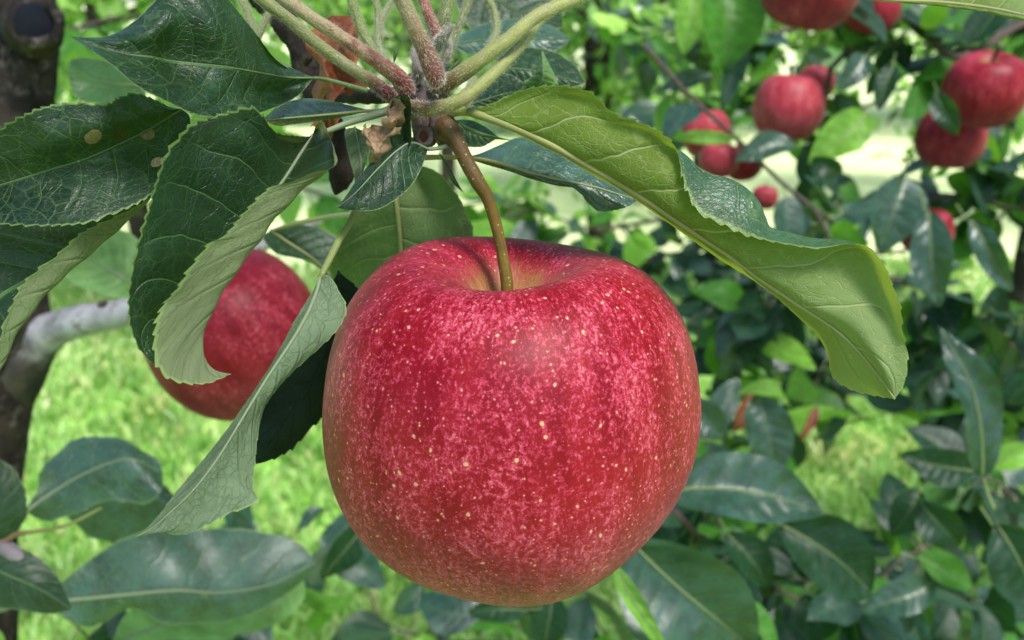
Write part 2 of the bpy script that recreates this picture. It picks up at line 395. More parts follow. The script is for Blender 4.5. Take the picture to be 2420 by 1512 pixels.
def grass():
    g = G('grass_blades')
    oc = g.n('TexCoord', 3); rnd = g.n('UVMap', uv_map='uv'); g.n('SeparateXYZ', ins={0: rnd}); sep = g.t.nodes[-1]
    c = g.mix(sep.outputs[0], (.12, .33, .035), (.42, .58, .22))
    c = g.mix(g.mr(g.noise(oc, 5.0, 3, .6), .50, .66), c, (.05, .17, .02))
    c = g.mix(g.mr(g.noise(oc, 2.1, 4, .6), .56, .68), c, (.50, .47, .20))
    c = g.mix(g.mr(sep.outputs[0], .9, .95), c, (.45, .42, .2))
    pr = g.t.nodes.new('ShaderNodeBsdfPrincipled'); g.put(pr.inputs['Base Color'], c); pr.inputs['Roughness'].default_value = .42
    tr = g.n('BsdfTranslucent', ins={'Color': (.5, .72, .18, 1)})
    m = g.out(g.n('MixShader', ins={0: .35, 1: pr.outputs[0], 2: tr}))
    rng = np.random.default_rng(3); n = 70000
    # denser near the lens; the wedge the lens can see and a margin each side
    y = 0.9 + 4 * rng.random(n) ** 1.4; x = (rng.random(n) * 2 - 1) * (y * .85 + .5)
    h = rng.uniform(.03, .085, n); wd = rng.uniform(.002, .0045, n) * (1 + y * .35)
    tuft = np.sin(x * 9) * np.cos(y * 8 + x * 3); h *= 1 + .5 * tuft + .35 * np.sin(x * 23 + 1) * np.sin(y * 19)
    ang = rng.uniform(0, 6.28, n); lean = rng.uniform(.1, .9, n) * h; la = rng.uniform(0, 6.28, n)
    bx, by = np.cos(ang) * wd, np.sin(ang) * wd
    z0 = 0.03 * np.sin(x * .7) * np.cos((y - 3) * .6)
    V = np.empty((n, 5, 3))
    V[:, 0] = np.stack([x - bx, y - by, z0], 1); V[:, 1] = np.stack([x + bx, y + by, z0], 1)
    mx, my = x + np.cos(la) * lean * .35, y + np.sin(la) * lean * .35
    V[:, 2] = np.stack([mx + bx * .8, my + by * .8, z0 + h * .6], 1); V[:, 3] = np.stack([mx - bx * .8, my - by * .8, z0 + h * .6], 1)
    V[:, 4] = np.stack([x + np.cos(la) * lean, y + np.sin(la) * lean, z0 + h * .95], 1)
    V = V.reshape(-1, 3)
    k = np.arange(n) * 5
    me = bpy.data.meshes.new('grass')
    me.vertices.add(len(V)); me.vertices.foreach_set('co', V.ravel())
    li = np.stack([k, k + 1, k + 2, k + 3, k + 3, k + 2, k + 4], 1).ravel()
    me.loops.add(len(li)); me.loops.foreach_set('vertex_index', li)
    me.polygons.add(2 * n)
    ls = np.stack([np.arange(n) * 7, np.arange(n) * 7 + 4], 1).ravel(); me.polygons.foreach_set('loop_start', ls)
    me.update(calc_edges=True)
    uvl = me.uv_layers.new(name='uv'); r = np.repeat(rng.random(n), 7); uvl.data.foreach_set('uv', np.stack([r, r], 1).astype(np.float32).ravel())
    me.materials.append(m)
    o = bpy.data.objects.new('grass', me); COL.objects.link(o)
    o['kind'] = 'stuff'; o['label'] = 'bright lime green mown grass under the apple trees'; o['category'] = 'grass'
grass()

# ------------------------------------------------------------------ apples
def apple_mat(name, fleck=1.0, deep=(.155, .0001, .006), pink=(.36, .028, .060), flecked=True, low=.0):
    g = G(name)
    oc = g.n('TexCoord', 3)                       # object space, unit = fruit radius
    uv = g.n('UVMap', uv_map='uv'); g.n('SeparateXYZ', ins={0: uv}); sep = g.t.nodes[-1]; arc = sep.outputs[1]
    g.n('SeparateXYZ', ins={0: oc}); s3 = g.t.nodes[-1]
    flat = g.n('CombineXYZ', ins={0: s3.outputs[0], 1: s3.outputs[1], 2: 0.0})
    dirv = g.vm('NORMALIZE', flat)
    g.n('SeparateXYZ', ins={0: dirv}); sd_ = g.t.nodes[-1]
    arcs = g.ma('MULTIPLY', arc, .8)
    st = g.n('CombineXYZ', ins={0: sd_.outputs[0], 1: sd_.outputs[1], 2: arcs})
    wob = g.vm('SCALE', g.vm('SUBTRACT', g.noise(oc, 9, 2, out=1), (.5, .5, .5)), .05)
    st = g.vm('ADD', st, wob)
    fine = g.noise(st, 40, 4, .78)                     # flecks drawn out along the meridians
    fine2 = g.noise(oc, 95, 3, .6)
    stripe = g.noise(g.n('CombineXYZ', ins={0: sd_.outputs[0], 1: sd_.outputs[1], 2: g.ma('MULTIPLY', arc, .35)}), 6.5, 3, .6)
    blot = g.noise(oc, 2.2, 3, .6)
    amt = g.ma('ADD', g.ma('MULTIPLY', g.ma('SUBTRACT', stripe, .5), .22), g.ma('MULTIPLY', g.ma('SUBTRACT', blot, .52), .5))
    amt = g.ma('ADD', amt, low)
    f = g.ma('ADD', g.ma('ADD', g.ma('MULTIPLY', fine, .7), g.ma('MULTIPLY', fine2, .3)), g.ma('MULTIPLY', amt, .62))
    m1 = g.ma('MULTIPLY', g.mr(f, .480, .555), .9 * fleck)
    base = g.mix(g.mr(stripe, .35, .65), deep, (deep[0] * 1.35, deep[1] * 2 + .004, deep[2] * 1.8))
    col = g.mix(m1, base, pink)
    col = g.mix(g.ma('MULTIPLY', g.mr(f, .565, .625), .65), col, (.50, .15, .18))
    # stem basin: greenish yellow ground showing between radial streaks
    bas = g.ma('ADD', arc, g.ma('MULTIPLY', g.ma('SUBTRACT', fine, .5), .55))
    bas = g.ma('ADD', bas, g.ma('MULTIPLY', g.ma('SUBTRACT', stripe, .5), .25))
    col = g.mix(g.ma('MULTIPLY', g.mr(bas, .52, .24), .9), col, g.mix(fine, (.22, .12, .025), (.40, .34, .13)))
    # russet dots (lenticels)
    if flecked:
        for sc, r0, r1, colr, w_ in ((15.5, .165, .10, (.50, .31, .16), .85), (31.0, .20, .10, (.50, .25, .20), .8)):
            nd = g.t.nodes.new('ShaderNodeTexVoronoi'); g.put(nd.inputs['Vector'], g.vm('ADD', oc, wob)); nd.inputs['Scale'].default_value = sc
            g.n('SeparateColor', ins={0: nd.outputs['Color']}); rc = g.t.nodes[-1]
            size = g.ma('MULTIPLY_ADD', rc.outputs[0], .95, .25)
            keep = g.ma('GREATER_THAN', rc.outputs[1], .12)
            dn = g.ma('DIVIDE', g.ma('ADD', nd.outputs['Distance'], g.ma('MULTIPLY_ADD', fine2, .05, -.025)), size)
            k = g.ma('MULTIPLY', g.mr(dn, r0, r1), keep)
            halo = g.ma('MULTIPLY', g.mr(dn, r0 * 1.9, r0), keep)
            col = g.mix(g.ma('MULTIPLY', halo, .3), col, pink)
            col = g.mix(g.ma('MULTIPLY', k, w_), col, colr)
            col = g.mix(g.ma('MULTIPLY', g.mr(dn, .03, .012), g.ma('MULTIPLY', keep, .6)), col, (.30, .10, .05))
    # waxy bloom toward the underside
    blm = g.ma('MULTIPLY', g.mr(arc, 1.7, 2.7), g.mr(g.noise(oc, 38, 4, .75), .44, .62))
    col = g.mix(g.ma('MULTIPLY', blm, .40), col, (.40, .14, .26))
    pr = g.t.nodes.new('ShaderNodeBsdfPrincipled'); g.put(pr.inputs['Base Color'], col)
    g.put(pr.inputs['Roughness'], g.ma('MULTIPLY_ADD', blot, .25, .34))
    pr.inputs['Specular IOR Level'].default_value = .17
    pr.inputs['Sheen Weight'].default_value = .03; pr.inputs['Sheen Roughness'].default_value = .45; pr.inputs['Sheen Tint'].default_value = (1, .85, .88, 1)
    pr.inputs['Subsurface Weight'].default_value = 0.0
    h = g.ma('ADD', g.ma('MULTIPLY', fine2, .5), g.noise(oc, 7, 2))
    g.put(pr.inputs['Normal'], g.n('Bump', ins={'Height': h, 'Strength': .12, 'Distance': .0006}))
    return g.out(pr.outputs[0])
M_APPLE = apple_mat('apple_skin')
M_APPLE2 = apple_mat('apple_skin_plain', flecked=False, deep=(.11, .0004, .006), pink=(.23, .010, .026))
M_APPLE3 = apple_mat('apple_skin_rosy', flecked=False, deep=(.19, .009, .02), pink=(.28, .045, .06))

PROF = [(0, .36), (.05, .375), (.10, .45), (.16, .585), (.235, .70), (.34, .785), (.46, .82), (.58, .805), (.72, .725), (.85, .575), (.94, .37), (.99, .13), (1.0, -.05), (.985, -.25), (.93, -.47),
        (.84, -.67), (.71, -.845), (.56, -.965), (.42, -1.02), (.29, -1.03), (.19, -.98), (.10, -.91), (0, -.88)]
PROF = [(r, z * (.85 if z < 0 else 1)) for r, z in PROF]
def fruit_mesh(name, mat, prof=PROF, seg=96, rings=90, lobes=.02, lean=0.0, seed=0, bumpy=1.0):
    C = cr([(r, 0, z) for r, z in prof], rings); C[:, 0] = np.clip(C[:, 0], 0, None)
    arc = np.r_[0, np.cumsum(np.hypot(np.diff(C[:, 0]), np.diff(C[:, 2])))]
    rng = np.random.default_rng(seed); p0, p1, p2, p3 = rng.uniform(0, 6.28, 4)
    V, U = [], []
    for i in range(rings):
        r, z = C[i, 0], C[i, 2]
        for j in range(seg + 1):
            th = 2 * math.pi * j / seg
            k = 1 + bumpy * (lobes * math.cos(5 * th + p0) * (.6 - .4 * math.tanh(z * 2.2)) + .012 * math.cos(2 * th + p1) + .01 * math.cos(3 * th + p2 + z))
            zz = z + bumpy * .03 * math.cos(2 * th + p3) * (max(z, 0) ** 1.5) * min(1, r * 2.5) + lean * r * math.cos(th) * (max(z, 0) ** 1.2)
            V.append((r * k * math.cos(th), r * k * math.sin(th), zz)); U.append((j / seg, arc[i]))
    n = seg + 1
    F = [(i * n + j, (i + 1) * n + j, (i + 1) * n + j + 1, i * n + j + 1) for i in range(rings - 1) for j in range(seg)]
    return mesh_obj(name, V, F, mat, uvs={'uv': U})

def apple(label, x, y, d, rpx, tilt=(0, 0, 0), mat=None, stem=None, seed=0, group='red apples hanging in the trees', hi=False, lean=0, share=None):
    c = P(x, y, d); R = mm(rpx, d)
    t = thing('apple', label, 'apple', c, group)
    if share: o = share.copy(); COL.objects.link(o)
    else: o = fruit_mesh('fruit', mat or M_APPLE2, seg=160 if hi else 40, rings=140 if hi else 40, seed=seed, lean=lean)
    o.name = 'fruit'; o.parent = t; o.scale = (R, R, R); o.rotation_euler = tilt
    if stem is not None:
        under(stem, t)
    else:
        s = tube('stem', [(0, 0, .38 * R), (.03 * R, .02 * R, .8 * R), (.12 * R, .05 * R, 1.15 * R)], [.05 * R, .045 * R, .07 * R], M_TWIG, n=10, seg=8)
        s.data.transform(Matrix(o.rotation_euler.to_matrix()).to_4x4()); s.parent = t
    return t, o

# the big apple
APD = .193
main_stem = ptube('stem', [(1196, 715, .186, 12), (1198, 672, .1855, 15), (1187, 600, .185, 13.5), (1172, 530, .184, 14), (1152, 468, .183, 15.5), (1126, 424, .182, 18), (1102, 380, .182, 18), (1079, 335, .182, 20), (1056, 305, .183, 30), (1046, 296, .184, 26)],
                  M_APPLE_STEM, n=70, seg=20, noise=.03)
apple('large ripe red apple with pale flecks, hanging in front by its brown stem', 1206, 966, APD, 440, tilt=(math.radians(0), 0, math.radians(200)), mat=M_APPLE, stem=main_stem, hi=True, seed=5, lean=.02)
apple('dark red apple partly hidden behind the curled leaf with its pale underside showing', 556, 790, .42, 203, tilt=(math.radians(-6), math.radians(-24), .5), mat=M_APPLE2, seed=9)


# ------------------------------------------------------------------ foreground leaves (all in reach of the focus)
def D(pts, *d):
    "give a list of (x, y) a depth that runs evenly through the values in d"
    n = len(pts); q = np.interp(np.linspace(0, 1, n), np.linspace(0, 1, len(d)), d)
    return [(x, y, float(z)) for (x, y), z in zip(pts, q)]

leaf('broad dark green leaf with a sharp tip, above the leaf with brown spots', (742, 184, .186), (166, 86, .152), [
    (-1, D([(715, 215), (690, 235), (650, 255), (590, 273), (520, 278), (470, 272), (430, 258), (370, 228), (320, 200), (265, 152), (215, 118)], .184, .166, .150, .148)),
    (-.5, D([(650, 222), (570, 225), (480, 220), (400, 195), (320, 165), (240, 122)], .182, .163, .153, .150)),
    (0, D([(680, 183), (610, 171), (533, 158), (410, 145), (360, 134), (300, 127), (213, 106)], .182, .166, .157, .152)),
    (.5, D([(670, 150), (600, 110), (520, 60), (430, 40), (370, 65), (310, 90), (240, 96)], .184, .162, .155, .153)),
    (1, D([(702, 172), (650, 138), (600, 73), (543, 0), (500, -60), (440, -70), (400, -45), (367, 0), (317, 50), (262, 83), (215, 88)], .186, .170, .160, .158, .154))],
    M_TOP, rib_px=3, rib_mat=M_RIBT, rib_side=-.3, seed=1, teeth=26, amp=3, stalk=[(742, 184, .186, 4), (780, 190, .19, 5), (870, 215, .19, 6)], pucker=.0003)

leaf('wide dark leaf with tan brown spots on its blade', (430, 258, .172), (-160, 480, .160), [
    (-1, D([(449, 278), (440, 330), (405, 395), (358, 456), (300, 490), (250, 508), (200, 525), (130, 531), (60, 530), (0, 527), (-70, 515)], .172, .162, .156, .158)),
    (-.5, D([(425, 300), (380, 352), (320, 400), (250, 430), (180, 450), (90, 475), (0, 485), (-80, 490)], .172, .164, .158, .160)),
    (0, D([(405, 274), (340, 312), (267, 347), (197, 377), (130, 397), (67, 417), (0, 437), (-80, 460)], .172, .164, .160, .162)),
    (.5, D([(380, 262), (320, 275), (250, 300), (180, 318), (110, 340), (40, 365), (-60, 410)], .170, .158, .155, .160)),
    (1, D([(400, 252), (355, 232), (320, 222), (280, 233), (258, 248), (213, 248), (173, 245), (113, 252), (73, 267), (33, 287), (0, 308), (-60, 350), (-110, 410)], .172, .158, .152, .158))],
    M_SPOT, rib_px=4, rib_mat=M_RIBT, rib_side=-.2, seed=2, teeth=30, amp=7)

leaf('dark leaf whose lower margin folds up to show a pale olive underside', (372, 448, .178), (-110, 990, .165), [
    (-1, D([(345, 474), (300, 500), (257, 521), (215, 540), (180, 562), (135, 605), (90, 640), (52, 678), (26, 730), (7, 780), (-12, 840), (-50, 920)], .170, .160, .157, .158)),
    (-.55, D([(352, 474), (319, 507), (270, 552), (222, 594), (180, 630), (149, 657), (115, 690), (87, 726), (60, 760), (38, 795), (4, 868), (-40, 940)], .172, .163, .160, .160)),
    (-.25, D([(335, 480), (280, 530), (230, 565), (180, 595), (130, 640), (80, 680), (40, 720), (0, 760), (-50, 840)], .174, .168, .165, .163)),
    (0, D([(330, 478), (260, 527), (194, 563), (130, 612), (60, 662), (0, 697), (-60, 760)], .175, .171, .168, .165)),
    (1, D([(330, 455), (250, 470), (150, 478), (60, 488), (0, 500), (-70, 560), (-120, 760)], .176, .173, .170, .166))],
    M_CURL, rib_px=4, rib_mat=M_RIBT, rib_side=-.2, seed=3, teeth=26, amp=7)

leaf('large dark glossy leaf curled so that its pale toothed underside and hooked tip show', (738, 320, .176), (545, 884, .150), [
    (-1, D([(748, 296), (762, 288), (782, 330), (789, 365), (785, 396), (742, 408), (690, 430), (640, 444), (590, 492), (552, 536), (526, 562), (498, 575), (460, 622), (420, 682), (387, 722), (370, 770), (366, 830), (385, 880), (425, 901), (485, 905)], .172, .158, .150, .147, .147, .149)),
    (-.55, D([(750, 306), (772, 330), (790, 375), (775, 405), (735, 432), (665, 500), (620, 560), (560, 640), (520, 700), (488, 768), (478, 820), (488, 855), (512, 876)], .174, .162, .155, .152, .151, .150)),
    (-.25, D([(740, 330), (745, 370), (715, 410), (660, 470), (590, 550), (530, 620), (480, 690), (440, 770), (425, 830), (450, 870), (500, 885)], .174, .166, .160, .157, .154, .151)),
    (0, D([(712, 360), (671, 424), (620, 490), (560, 560), (500, 625), (445, 700), (405, 780), (395, 840), (430, 880), (495, 892)], .174, .166, .162, .158, .155, .151)),
    (.5, D([(715, 335), (660, 345), (590, 350), (520, 395), (460, 460), (420, 540), (385, 620), (355, 700), (350, 780), (370, 840), (440, 885)], .174, .160, .156, .152, .152, .152)),
    (1, D([(728, 322), (695, 322), (650, 312), (602, 258), (540, 268), (462, 290), (425, 325), (405, 350), (385, 385), (365, 450), (350, 500), (333, 560), (313, 640), (305, 720), (312, 780), (335, 830), (368, 862), (425, 890), (500, 893)], .174, .158, .150, .147, .148, .150, .150))],
    M_CURL, rib_px=4, rib_mat=M_RIBG, rib_side=.1, seed=4, teeth=40, amp=9, rows=240,
    stalk=[(738, 320, .176, 4), (771, 310, .178, 6), (830, 288, .18, 8), (905, 265, .181, 10), (960, 245, .182, 11)], pucker=.0003)

leaf('long pale grey green leaf hanging underside out beside the red apple', (756, 655, .172), (310, 1274, .150), [
    (-1, D([(738, 690), (700, 752), (640, 862), (560, 982), (500, 1062), (460, 1110), (415, 1165), (385, 1205), (350, 1245)], .172, .168, .160, .155, .151)),
    (-.5, D([(742, 700), (705, 770), (650, 862), (580, 975), (515, 1065), (455, 1140), (400, 1205), (355, 1248)], .171, .165, .157, .153, .150)),
    (0, D([(748, 690), (727, 740), (690, 805), (630, 895), (575, 985), (520, 1075), (460, 1155), (390, 1222), (350, 1254)], .170, .163, .156, .152, .150)),
    (.5, D([(765, 680), (770, 740), (735, 805), (675, 880), (610, 970), (570, 1060), (530, 1140), (470, 1200), (400, 1245)], .171, .165, .159, .154, .150)),
    (1, D([(778, 652), (802, 690), (818, 731), (797, 778), (745, 830), (690, 880), (632, 950), (612, 1010), (603, 1080), (597, 1150), (606, 1186), (545, 1210), (490, 1240), (430, 1262), (370, 1258)], .172, .170, .165, .160, .156, .152, .150))],
    M_GREY, rib_px=4.5, rib_mat=M_RIBG, rib_side=.5, seed=5, teeth=28, amp=5, rows=220,
    stalk=[(756, 658, .172, 7), (775, 620, .173, 8), (800, 570, .176, 8.5), (835, 508, .18, 8), (870, 420, .185, 8), (920, 320, .186, 9)], stalk_mat=M_STALK_L)

leaf('leaf painted near black as shade in the gap between hanging pale leaf and red apple', (800, 640, .222), (604, 1096, .205), [
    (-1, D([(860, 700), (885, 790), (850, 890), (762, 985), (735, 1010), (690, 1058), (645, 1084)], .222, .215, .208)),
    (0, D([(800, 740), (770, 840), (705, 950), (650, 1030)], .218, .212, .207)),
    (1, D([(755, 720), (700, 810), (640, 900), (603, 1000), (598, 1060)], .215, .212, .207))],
    M_SHADED, rib_px=3, rib_mat=M_SHADED, seed=6, teeth=20, amp=10)

leaf('broad leaf with pale veined underside, behind the brown stem of the red apple', (928, 405, .222), (965, 830, .245), [
    (-1, D([(880, 440), (838, 495), (803, 560), (780, 620), (788, 660), (845, 697), (900, 750)], .222, .228, .240, .245)),
    (-.5, D([(905, 450), (880, 520), (865, 590), (875, 660), (915, 760)], .222, .232, .242)),
    (0, D([(937, 478), (944, 540), (948, 600), (952, 680)], .222, .226, .232)),
    (.5, D([(985, 430), (1030, 490), (1052, 550), (1040, 640), (1000, 750)], .224, .222, .232)),
    (1, D([(965, 392), (1000, 393), (1040, 412), (1080, 460), (1105, 510), (1118, 555), (1100, 650), (1030, 760)], .224, .215, .22, .235))],
    M_PALE, rib_px=6.5, rib_mat=M_RIBY, rib_side=.6, seed=7, teeth=30, amp=2.5)

leaf('small twisted dark green leaf in the centre, just left of the fruit stem', (1012, 352, .180), (796, 491, .172), [
    (-1, D([(1004, 375), (996, 397), (977, 432), (955, 456), (926, 478), (889, 496), (840, 498)], .180, .174, .170)),
    (-.5, D([(985, 365), (960, 392), (925, 425), (885, 455), (840, 480)], .179, .173, .170)),
    (0, D([(975, 337), (938, 356), (889, 403), (840, 456)], .178, .175, .172)),
    (1, D([(978, 325), (935, 328), (905, 350), (872, 388), (846, 420), (818, 462)], .182, .178, .174))],
    M_TOP, rib_px=3, rib_mat=M_RIBG, rib_side=-.1, seed=8, teeth=0, rows=90, pucker=.00006, stalk=[(1012, 352, .18, 5), (1035, 350, .181, 5), (1060, 343, .183, 6)])
leaf('narrow dark upright leaf beside the dry beige bract', (945, 222, .178), (958, 362, .180), [
    (-1, D([(970, 240), (971, 290), (972, 335)], .176)), (0, D([(952, 260), (950, 320)], .179)), (1, D([(925, 240), (915, 300), (930, 350)], .176))],
    M_TOP, rib=False, seed=9, teeth=0, rows=60)
leaf('small pale leaf edge hanging left of the twisted centre leaf', (838, 300, .190), (800, 485, .182), [
    (-1, D([(815, 310), (822, 360), (838, 440)], .190, .184)), (0, D([(850, 350), (852, 410), (825, 460)], .187, .182)), (1, D([(872, 320), (872, 360), (850, 425), (822, 465)], .186, .181))],
    M_GREY, rib_px=3, rib_mat=M_RIBG, seed=10, teeth=0, rows=60)
leaf('slim blue green leaf on a yellow stalk, crossing behind the orange dead leaf', (890, 262, .182), (620, 282, .180), [
    (-1, D([(850, 268), (780, 282), (700, 293), (655, 297)], .184, .186)), (0, D([(850, 263), (780, 270), (700, 277), (650, 281)], .181, .178)),
    (1, D([(855, 256), (780, 238), (720, 233), (665, 246)], .184, .188))],
    M_BLUE, rib_px=4, rib_mat=M_RIBY, rib_side=.2, seed=11, teeth=0, rows=90, stalk=[(890, 262, .182, 4), (930, 257, .182, 7), (965, 250, .182, 9)])

leaf('long leaf arching right, its yellow green underside out and upper margin rolled over', (1108, 264, .180), (2114, 943, .166), [
    (-1, D([(1180, 297), (1250, 330), (1330, 370), (1400, 412), (1450, 440), (1500, 470), (1600, 541), (1700, 612), (1774, 658), (1838, 705), (1898, 760), (1930, 790), (1955, 835), (1969, 890), (2018, 922), (2070, 934)], .184, .186, .186, .184, .180, .172)),
    (0, D([(1180, 288), (1250, 317), (1330, 357), (1400, 398), (1450, 426), (1500, 456), (1576, 506), (1657, 561), (1729, 608), (1774, 644), (1887, 721), (1981, 784), (2056, 862)], .178, .176, .174, .172, .168)),
    (.38, D([(1180, 274), (1260, 285), (1340, 300), (1410, 345), (1480, 385), (1560, 425), (1630, 490), (1720, 560), (1820, 620), (1920, 680), (2010, 750), (2075, 840)], .177, .173, .170, .169, .165)),
    (.7, D([(1160, 260), (1230, 240), (1310, 234), (1380, 250), (1440, 298), (1500, 318), (1565, 345), (1612, 365), (1660, 398), (1720, 422), (1765, 446), (1797, 476), (1810, 512), (1822, 540), (1883, 556), (1979, 571), (2035, 600), (2068, 660), (2090, 730), (2105, 800), (2118, 880)], .178, .173, .171, .169, .168, .165)),
    (1, D([(1150, 250), (1190, 232), (1230, 215), (1300, 203), (1346, 206), (1404, 225), (1447, 268), (1490, 283), (1547, 307), (1586, 335), (1603, 369), (1616, 420), (1636, 474), (1658, 503), (1710, 528), (1773, 556), (1849, 574), (1931, 586), (1990, 578), (2048, 582), (2090, 631), (2112, 684), (2127, 729), (2131, 781), (2142, 830), (2142, 879), (2131, 917)], .178, .172, .169, .164, .162, .166))],
    M_OLIVE, rib_px=10, rib_mat=M_RIBY, rib_side=.25, seed=12, teeth=44, amp=9, rows=260, pucker=.0005,
    stalk=[(1108, 264, .180, 10), (1085, 262, .181, 12), (1062, 262, .183, 16), (1050, 255, .184, 18)], stalk_mat=M_STALK_Y)

leaf('glossy bluish leaf lying under the long arching leaf, right of the fruit stem', (1095, 372, .192), (1508, 472, .192), [
    (-1, D([(1135, 362), (1182, 342), (1231, 324), (1300, 325), (1400, 360), (1475, 425)], .196, .200, .196)),
    (0, D([(1146, 378), (1195, 390), (1256, 408), (1320, 424), (1400, 440), (1460, 458)], .191, .188, .190)),
    (1, D([(1140, 386), (1195, 402), (1256, 422), (1305, 436), (1366, 446), (1383, 472), (1412, 497), (1440, 498), (1480, 489)], .193, .190, .188))],
    M_BLUE, rib_px=5, rib_mat=M_RIBY, rib_side=.1, seed=13, teeth=26, amp=2.5, pucker=.0006, n_lat=6, stalk=[(1095, 372, .192, 5), (1050, 371, .193, 6), (1000, 372, .195, 7)])
leaf('small dark serrated leaf tucked behind the curved green stalk', (1112, 246, .200), (1262, 212, .206), [
    (-1, D([(1133, 212), (1160, 188), (1184, 174), (1214, 180), (1238, 196)], .204)), (0, D([(1150, 234), (1200, 220)], .200)), (1, D([(1150, 252), (1185, 250), (1225, 238)], .200))],
    M_TOP, rib_px=2, rib_mat=M_RIBT, seed=14, teeth=14, amp=4, rows=90)
leaf('dark green rounded leaf behind the upright pale leaf', (1190, 160, .225), (1380, 195, .225), [
    (-1, D([(1205, 125), (1240, 112), (1305, 122), (1355, 152)], .230)), (0, D([(1250, 165), (1310, 178)], .225)), (1, D([(1230, 195), (1300, 205), (1350, 205)], .225))],
    M_TOP, rib_px=2, rib_mat=M_RIBT, seed=15, teeth=18, amp=4, rows=90)
leaf('small light green leaf standing upright with its tip pointing up', (1262, 212, .203), (1281, 119, .207), [
    (-1, D([(1238, 194), (1252, 184), (1270, 165)], .205)), (0, D([(1282, 188), (1284, 155)], .200)), (1, D([(1316, 203), (1311, 180), (1296, 148)], .204))],
    M_STIP, rib_px=1.5, rib_mat=M_RIBG, seed=16, teeth=8, amp=2.5, rows=60)
leaf('blue green leaf behind the stalks at the top, out of focus', (1050, 110, .250), (1350, 95, .250), [
    (-1, D([(1090, 80), (1150, 55), (1230, 45), (1310, 65)], .255)), (0, D([(1130, 95), (1220, 90)], .250)), (1, D([(1120, 130), (1200, 145), (1290, 130)], .250))],
    M_BLUE, rib_px=2.5, rib_mat=M_RIBT, seed=17, teeth=12, amp=3, rows=60)
leaf('wide dark bluish leaf filling the gap above the stalks', (1080, -60, .275), (1330, 60, .27), [
    (-1, D([(1180, -90), (1280, -40), (1320, 10)], .275)), (0, D([(1140, -20), (1230, 30)], .272)), (1, D([(1080, 10), (1120, 70), (1220, 90)], .27))],
    M_TOP, rib_px=2.5, rib_mat=M_RIBT, seed=18, teeth=12, amp=3, rows=60)
leaf('small green leaf right of the fruit stem knob', (1070, 285, .206), (1178, 325, .206), [
    (-1, D([(1095, 282), (1122, 287), (1155, 305)], .208)), (0, D([(1100, 305), (1140, 318)], .205)), (1, D([(1080, 325), (1100, 345), (1140, 345)], .205))],
    M_TOP, rib_px=2, rib_mat=M_RIBT, seed=19, teeth=8, amp=2, rows=60)
leaf('thin curled green stipule dangling left of the brown fruit stem', (1036, 360, .186), (1096, 456, .186), [
    (-1, D([(1052, 378), (1066, 400), (1080, 428)], .186)), (0, D([(1048, 376), (1062, 402), (1074, 430)], .184)), (1, D([(1044, 376), (1056, 404), (1070, 432)], .186))],
    M_TOP, rib=False, seed=20, teeth=0, rows=50, name='stipule', cat='stipule', group=None)
leaf('fine green stipule running along the arching leaf base', (1078, 284, .186), (1212, 332, .186), [
    (-1, D([(1105, 298), (1150, 316)], .186)), (0, D([(1103, 303), (1148, 321)], .185)), (1, D([(1101, 306), (1146, 325)], .187))],
    M_STIP, rib=False, seed=21, teeth=0, rows=50, name='stipule', cat='stipule', group=None)
leaf('yellow green leaf underside along the top edge, over the dark branches', (2010, -12, .21), (2520, 60, .21), [
    (-1, D([(2110, 4), (2220, 14), (2330, 30), (2430, 52)], .208)), (0, D([(2110, 0), (2220, 5), (2330, 17), (2430, 37)], .206)), (1, D([(2140, -50), (2280, -80), (2420, -60)], .22))],
    M_OLIVE, rib_px=6, rib_mat=M_RIBY, rib_side=.4, seed=22, teeth=20, amp=3, rows=90)

# behind the front row, softly out of focus
leaf('plain mid green leaf behind the sharp tip of the broad dark leaf', (350, 200, .34), (160, 170, .33), [
    (-1, D([(330, 250), (260, 245), (190, 235), (168, 205)], .33)), (0, D([(290, 200), (220, 190)], .335)), (1, D([(300, 160), (230, 140), (180, 138), (163, 150)], .34))],
    M_OLIVE, rib_px=4, rib_mat=M_RIBT, seed=23, teeth=10, amp=5, rows=60)
leaf('backlit lime green leaf over the whitewashed limb', (360, 700, .40), (150, 560, .38), [
    (-1, D([(280, 702), (190, 675), (142, 632)], .385)), (0, D([(290, 655), (220, 615)], .39)), (1, D([(370, 640), (330, 570), (260, 535), (190, 532)], .40))],
    M_STIP, rib_px=4, rib_mat=M_RIBG, seed=24, teeth=10, amp=4, rows=60)
leaf('dark leaf with a brown midrib, above the partly hidden apple', (640, 545, .30), (830, 700, .29), [
    (-1, D([(690, 530), (770, 545), (830, 600)], .30)), (0, D([(680, 572), (740, 612), (790, 660)], .295)), (1, D([(622, 560), (650, 596), (700, 610), (745, 620), (790, 680)], .29))],
    M_TOP, rib_px=5, rib_mat=M_RIBY, rib_side=.3, seed=25, teeth=8, amp=3, rows=60, stalk=[(640, 547, .30, 5), (700, 528, .29, 6), (780, 512, .28, 6), (850, 505, .25, 7)])
leaf('dark green leaf cut by the photo edge, beside the grey bud', (-60, 1300, .36), (-20, 1075, .36), [
    (-1, D([(-100, 1250), (-90, 1150)], .36)), (0, D([(-20, 1240), (-10, 1150)], .355)), (1, D([(20, 1275), (58, 1225), (62, 1180), (45, 1130), (15, 1095)], .36))],
    M_TOP, rib_px=4, rib_mat=M_RIBT, seed=26, teeth=10, amp=4, rows=60)
G2 = 'blurred leaves low beside the hidden apple'
